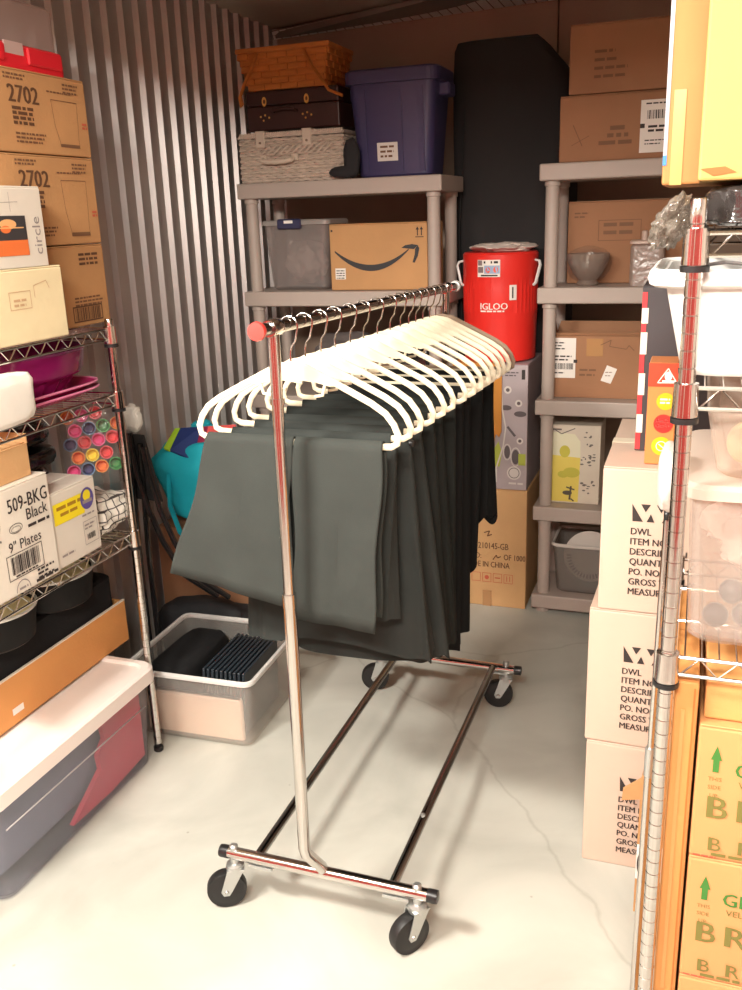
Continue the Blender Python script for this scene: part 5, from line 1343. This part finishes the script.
# white bin on the second shelf
t = thing('storage_bin', 'white plastic bin with a thick rim on the right shelving', 'storage bin', (0.235, 1.625, 1.427))
b = nb(); bin_shell(b, 0.575, 0.36, 0.158, tx=0.032, r=0.045); finish('body', b, WHITEP(), t)
b = nb(); rim(b, 0.60, 0.375, 0.150, 0.05, 0.0105); finish('rim', b, WHITEP(), t)
b = nb(); tube(b, [(-0.24, -0.12, 0.164), (-0.2, -0.16, 0.172), (-0.15, -0.165, 0.166)], 0.003, 6); finish('wire_bail', b, mat('grey_wire', (120, 116, 114), 0.4), t)
b = nb(); blob(b, (0, 0, 0), (0.22, 0.13, 0.03), seed=83, amp=0.1, freq=2); o = finish('x', b, BLACKP()); bpy.data.objects.remove(o)
# third shelf: clear tote of jars, container of fruit on it
t = thing('storage_tote', 'clear lidded tote of dark balls and white plastic on the right shelving', 'storage tote', (0.250, 1.635, 0.987))
b = nb(); bin_shell(b, 0.485, 0.38, 0.262, tx=0.012, r=0.03); finish('body', b, film('clear_tote_warm', (240, 230, 222), see=0.8, rough=0.15, gloss=0.1, bump=0.15, bscale=14), t)
b = nb(); slab_round(b, 0.506, 0.405, 0.255, 0.278, r=0.035); finish('lid', b, film('clear_lid_warm', (240, 226, 214), see=0.35), t)
b = nb(); blob(b, (0, 0, 0), (0.19, 0.07, 0.078), seed=77, amp=0.25, freq=2.2, box_pow=0.6, sub=5); o = finish('plastic_wrap', b, mat('white_crumple', (236, 226, 220), 0.3, bump=0.6, bscale=18)); o.location = (0.252, 1.70, 1.118); tag(o, 'crumpled white plastic filling the back of the clear tote on the right shelving', 'plastic wrap')
for j in range(2):
    for i in range(6 - j):
        b = nb(); lathe(b, [(0.0, -0.021), (0.011, -0.018), (0.019, -0.009), (0.021, 0.0), (0.019, 0.009), (0.011, 0.018), (0.0, 0.021)], n=20, cap0=False, cap1=False)
        o = finish('dark_ball', b, mat('dark_ball', (52, 50, 70), 0.3)); o.location = (0.062 + i * 0.046 + 0.023 * j, 1.500 + 0.012 * ((i + j) % 2), 1.0235 + j * 0.040)
        tag(o, ['dark glossy ball in the bottom row inside the clear tote', 'dark glossy ball in the second row inside the clear tote'][j], 'ball', ['dark balls in the bottom row of the tote', 'dark balls in the second row of the tote'][j])
t = thing('food_container', 'clear container of pale round packs above the tote of dark balls', 'container', (0.255, 1.63, 1.2665))
b = nb(); bin_shell(b, 0.46, 0.35, 0.11, tx=0.02, r=0.03); finish('body', b, film('clear_container', (240, 226, 214), see=0.7, rough=0.1, gloss=0.1), t)
for i, (x, z, c) in enumerate(((0.092, 1.3165, (226, 204, 150)), (0.163, 1.3165, (210, 180, 146)), (0.234, 1.3165, (220, 204, 170)))):
    b = nb(); lathe(b, [(0.0, -0.012), (0.03, -0.012), (0.034, -0.008), (0.034, 0.008), (0.03, 0.012), (0.0, 0.012)], n=24, axis='Y', cap0=False, cap1=False); o = finish('round_pack', b, mat('pack_%d' % i, c, 0.4)); o.location = (x, 1.52 + 0.01 * i, z); tag(o, ['round pale yellow pack leftmost in the clear container', 'round tan pack second in the clear container', 'round cream pack third in the clear container'][i], 'pack')
b = nb(); blob(b, (0, 0, 0), (0.018, 0.06, 0.055), seed=91, amp=0.12, freq=1.8, box_pow=0.75); o = finish('plastic_bag', b, film('white_film', (240, 234, 228), see=0.25, bump=0.4)); o.location = (-0.026, 1.535, 1.250); tag(o, 'white plastic bag bulging out beside the right corner post', 'bag')
# lower right: tall narrow cardboard pack, big lettered cartons
t = tall_box('cardboard_pack', 'tall narrow orange cardboard pack standing between the post and lettered cartons', (0.0065, 1.425, 0.081), (0.038, 0.38, 0.855), CARDO())
b = nb(); box(b, (0.012, -0.0025, 0.22), (0.018, -0.0005, 0.80)); finish('crease_line', b, CARDY(), t)
b = nb(); box(b, (0.030, -0.0025, 0.05), (0.033, -0.0005, 0.84)); finish('crease_line', b, mat('crease_dark', (170, 104, 44), 0.7), t)
z = 0.081
for i in range(3):
    t = carton('cardboard_box', ['yellow lettered glass carton at the bottom of its stack on the right shelving', 'yellow lettered glass carton in the middle of its stack on the right shelving', 'yellow lettered glass carton topmost of its stack, under the wire shelf'][i], (0.049, 1.425, z), (0.44, 0.36, 0.2575), mat('carton_peach', (200, 142, 90), 0.7, var=0.05, vscale=4), 0, group='yellow lettered glass cartons', tape=False)
    P = Print([GREENINK(), OLIVEINK(), REDINK()])
    P.poly([(0.022, 0.195), (0.040, 0.195), (0.031, 0.222)], 0); P.rect(0.026, 0.172, 0.036, 0.196, 0)
    for k, s in enumerate(('THIS', 'SIDE', 'UP')):
        P.text(s, 0.031, 0.155 - 0.016 * k, 0.0075, 1, sx=1.0, align='C')
    P.text('GLASS', 0.062, 0.168, 0.026, 0, bold=0.03, sx=0.95); P.text('VELADORA', 0.068, 0.148, 0.012, 1, bold=0.01)
    for q, (s, x) in enumerate((('B', 0.026), ('R', 0.074))):
        P.text(s, x, 0.083, 0.042, 1, bold=0.02); P.rect(x - 0.004, 0.083, x + 0.002, 0.125, 1)
        P.text(s, x + 0.006, 0.018, 0.026, 1, bold=0.0); P.rect(x + 0.003, 0.018, x + 0.006, 0.044, 1)
    P.lines(0.035, 0.008, 0.09, 1, 0.01, 0.006, 1, ragged=0.05); P.lines(0.006, 0.004, 0.04, 1, 0.01, 0.003, 2)
    P.done('printed_lettering', t)
    if i < 2:
        pass
    z += 0.2590
t = carton('cardboard_box', 'flat plain yellow carton lying on the lettered cartons under the wire shelf', (0.055, 1.445, z), (0.42, 0.33, 0.075), CARDY(), 0, tape=True)
# cardboard leaning in the gap behind the corner post, torn flap sticking out
t = thing('cardboard_sheet', 'brown cardboard sheet with a torn flap standing behind the right corner post', 'cardboard', (-0.052, 1.955, 0.0))
b = nb(); prism(b, [(0.0, 0.0), (0.16, 0.0), (0.16, 0.44), (0.012, 0.44), (0.0, 0.38), (-0.04, 0.345), (-0.042, 0.315), (0.0, 0.325)], 'XZ', 0.0, 0.010); finish('panel', b, CARD(), t)
P = Print([PAPER(), INK()]); P.rect(0.0, 0.10, 0.06, 0.20, 0); P.fn = lambda u, w: (u, -0.0019, w); P.disc(0.008, 0.145, 0.006, 0.028, 1); P.done('paper_label', t)
# leaning chrome tube
t = thing('chrome_pole', 'thin two-part chrome pole standing just left of the right corner post', 'pole', (-0.031, 1.56, 0))
b = nb(); tube(b, [(0, 0, 0.0), (0.003, 0, 0.70)], 0.0082, 12); finish('lower_tube', b, CHROME(), t)
b = nb(); tube(b, [(0.003, 0, 0.70), (0.006, 0, 1.165)], 0.0062, 12); finish('upper_tube', b, CHROME(), t)
b = nb(); tube(b, [(0.0028, 0, 0.655), (0.0031, 0, 0.715)], 0.0098, 12); finish('coupling', b, ZINC(), t)
b = nb(); tube(b, [(0.006, 0, 1.165), (0.006, 0, 1.18)], 0.0066, 10); finish('tip', b, BLACKP(), t)
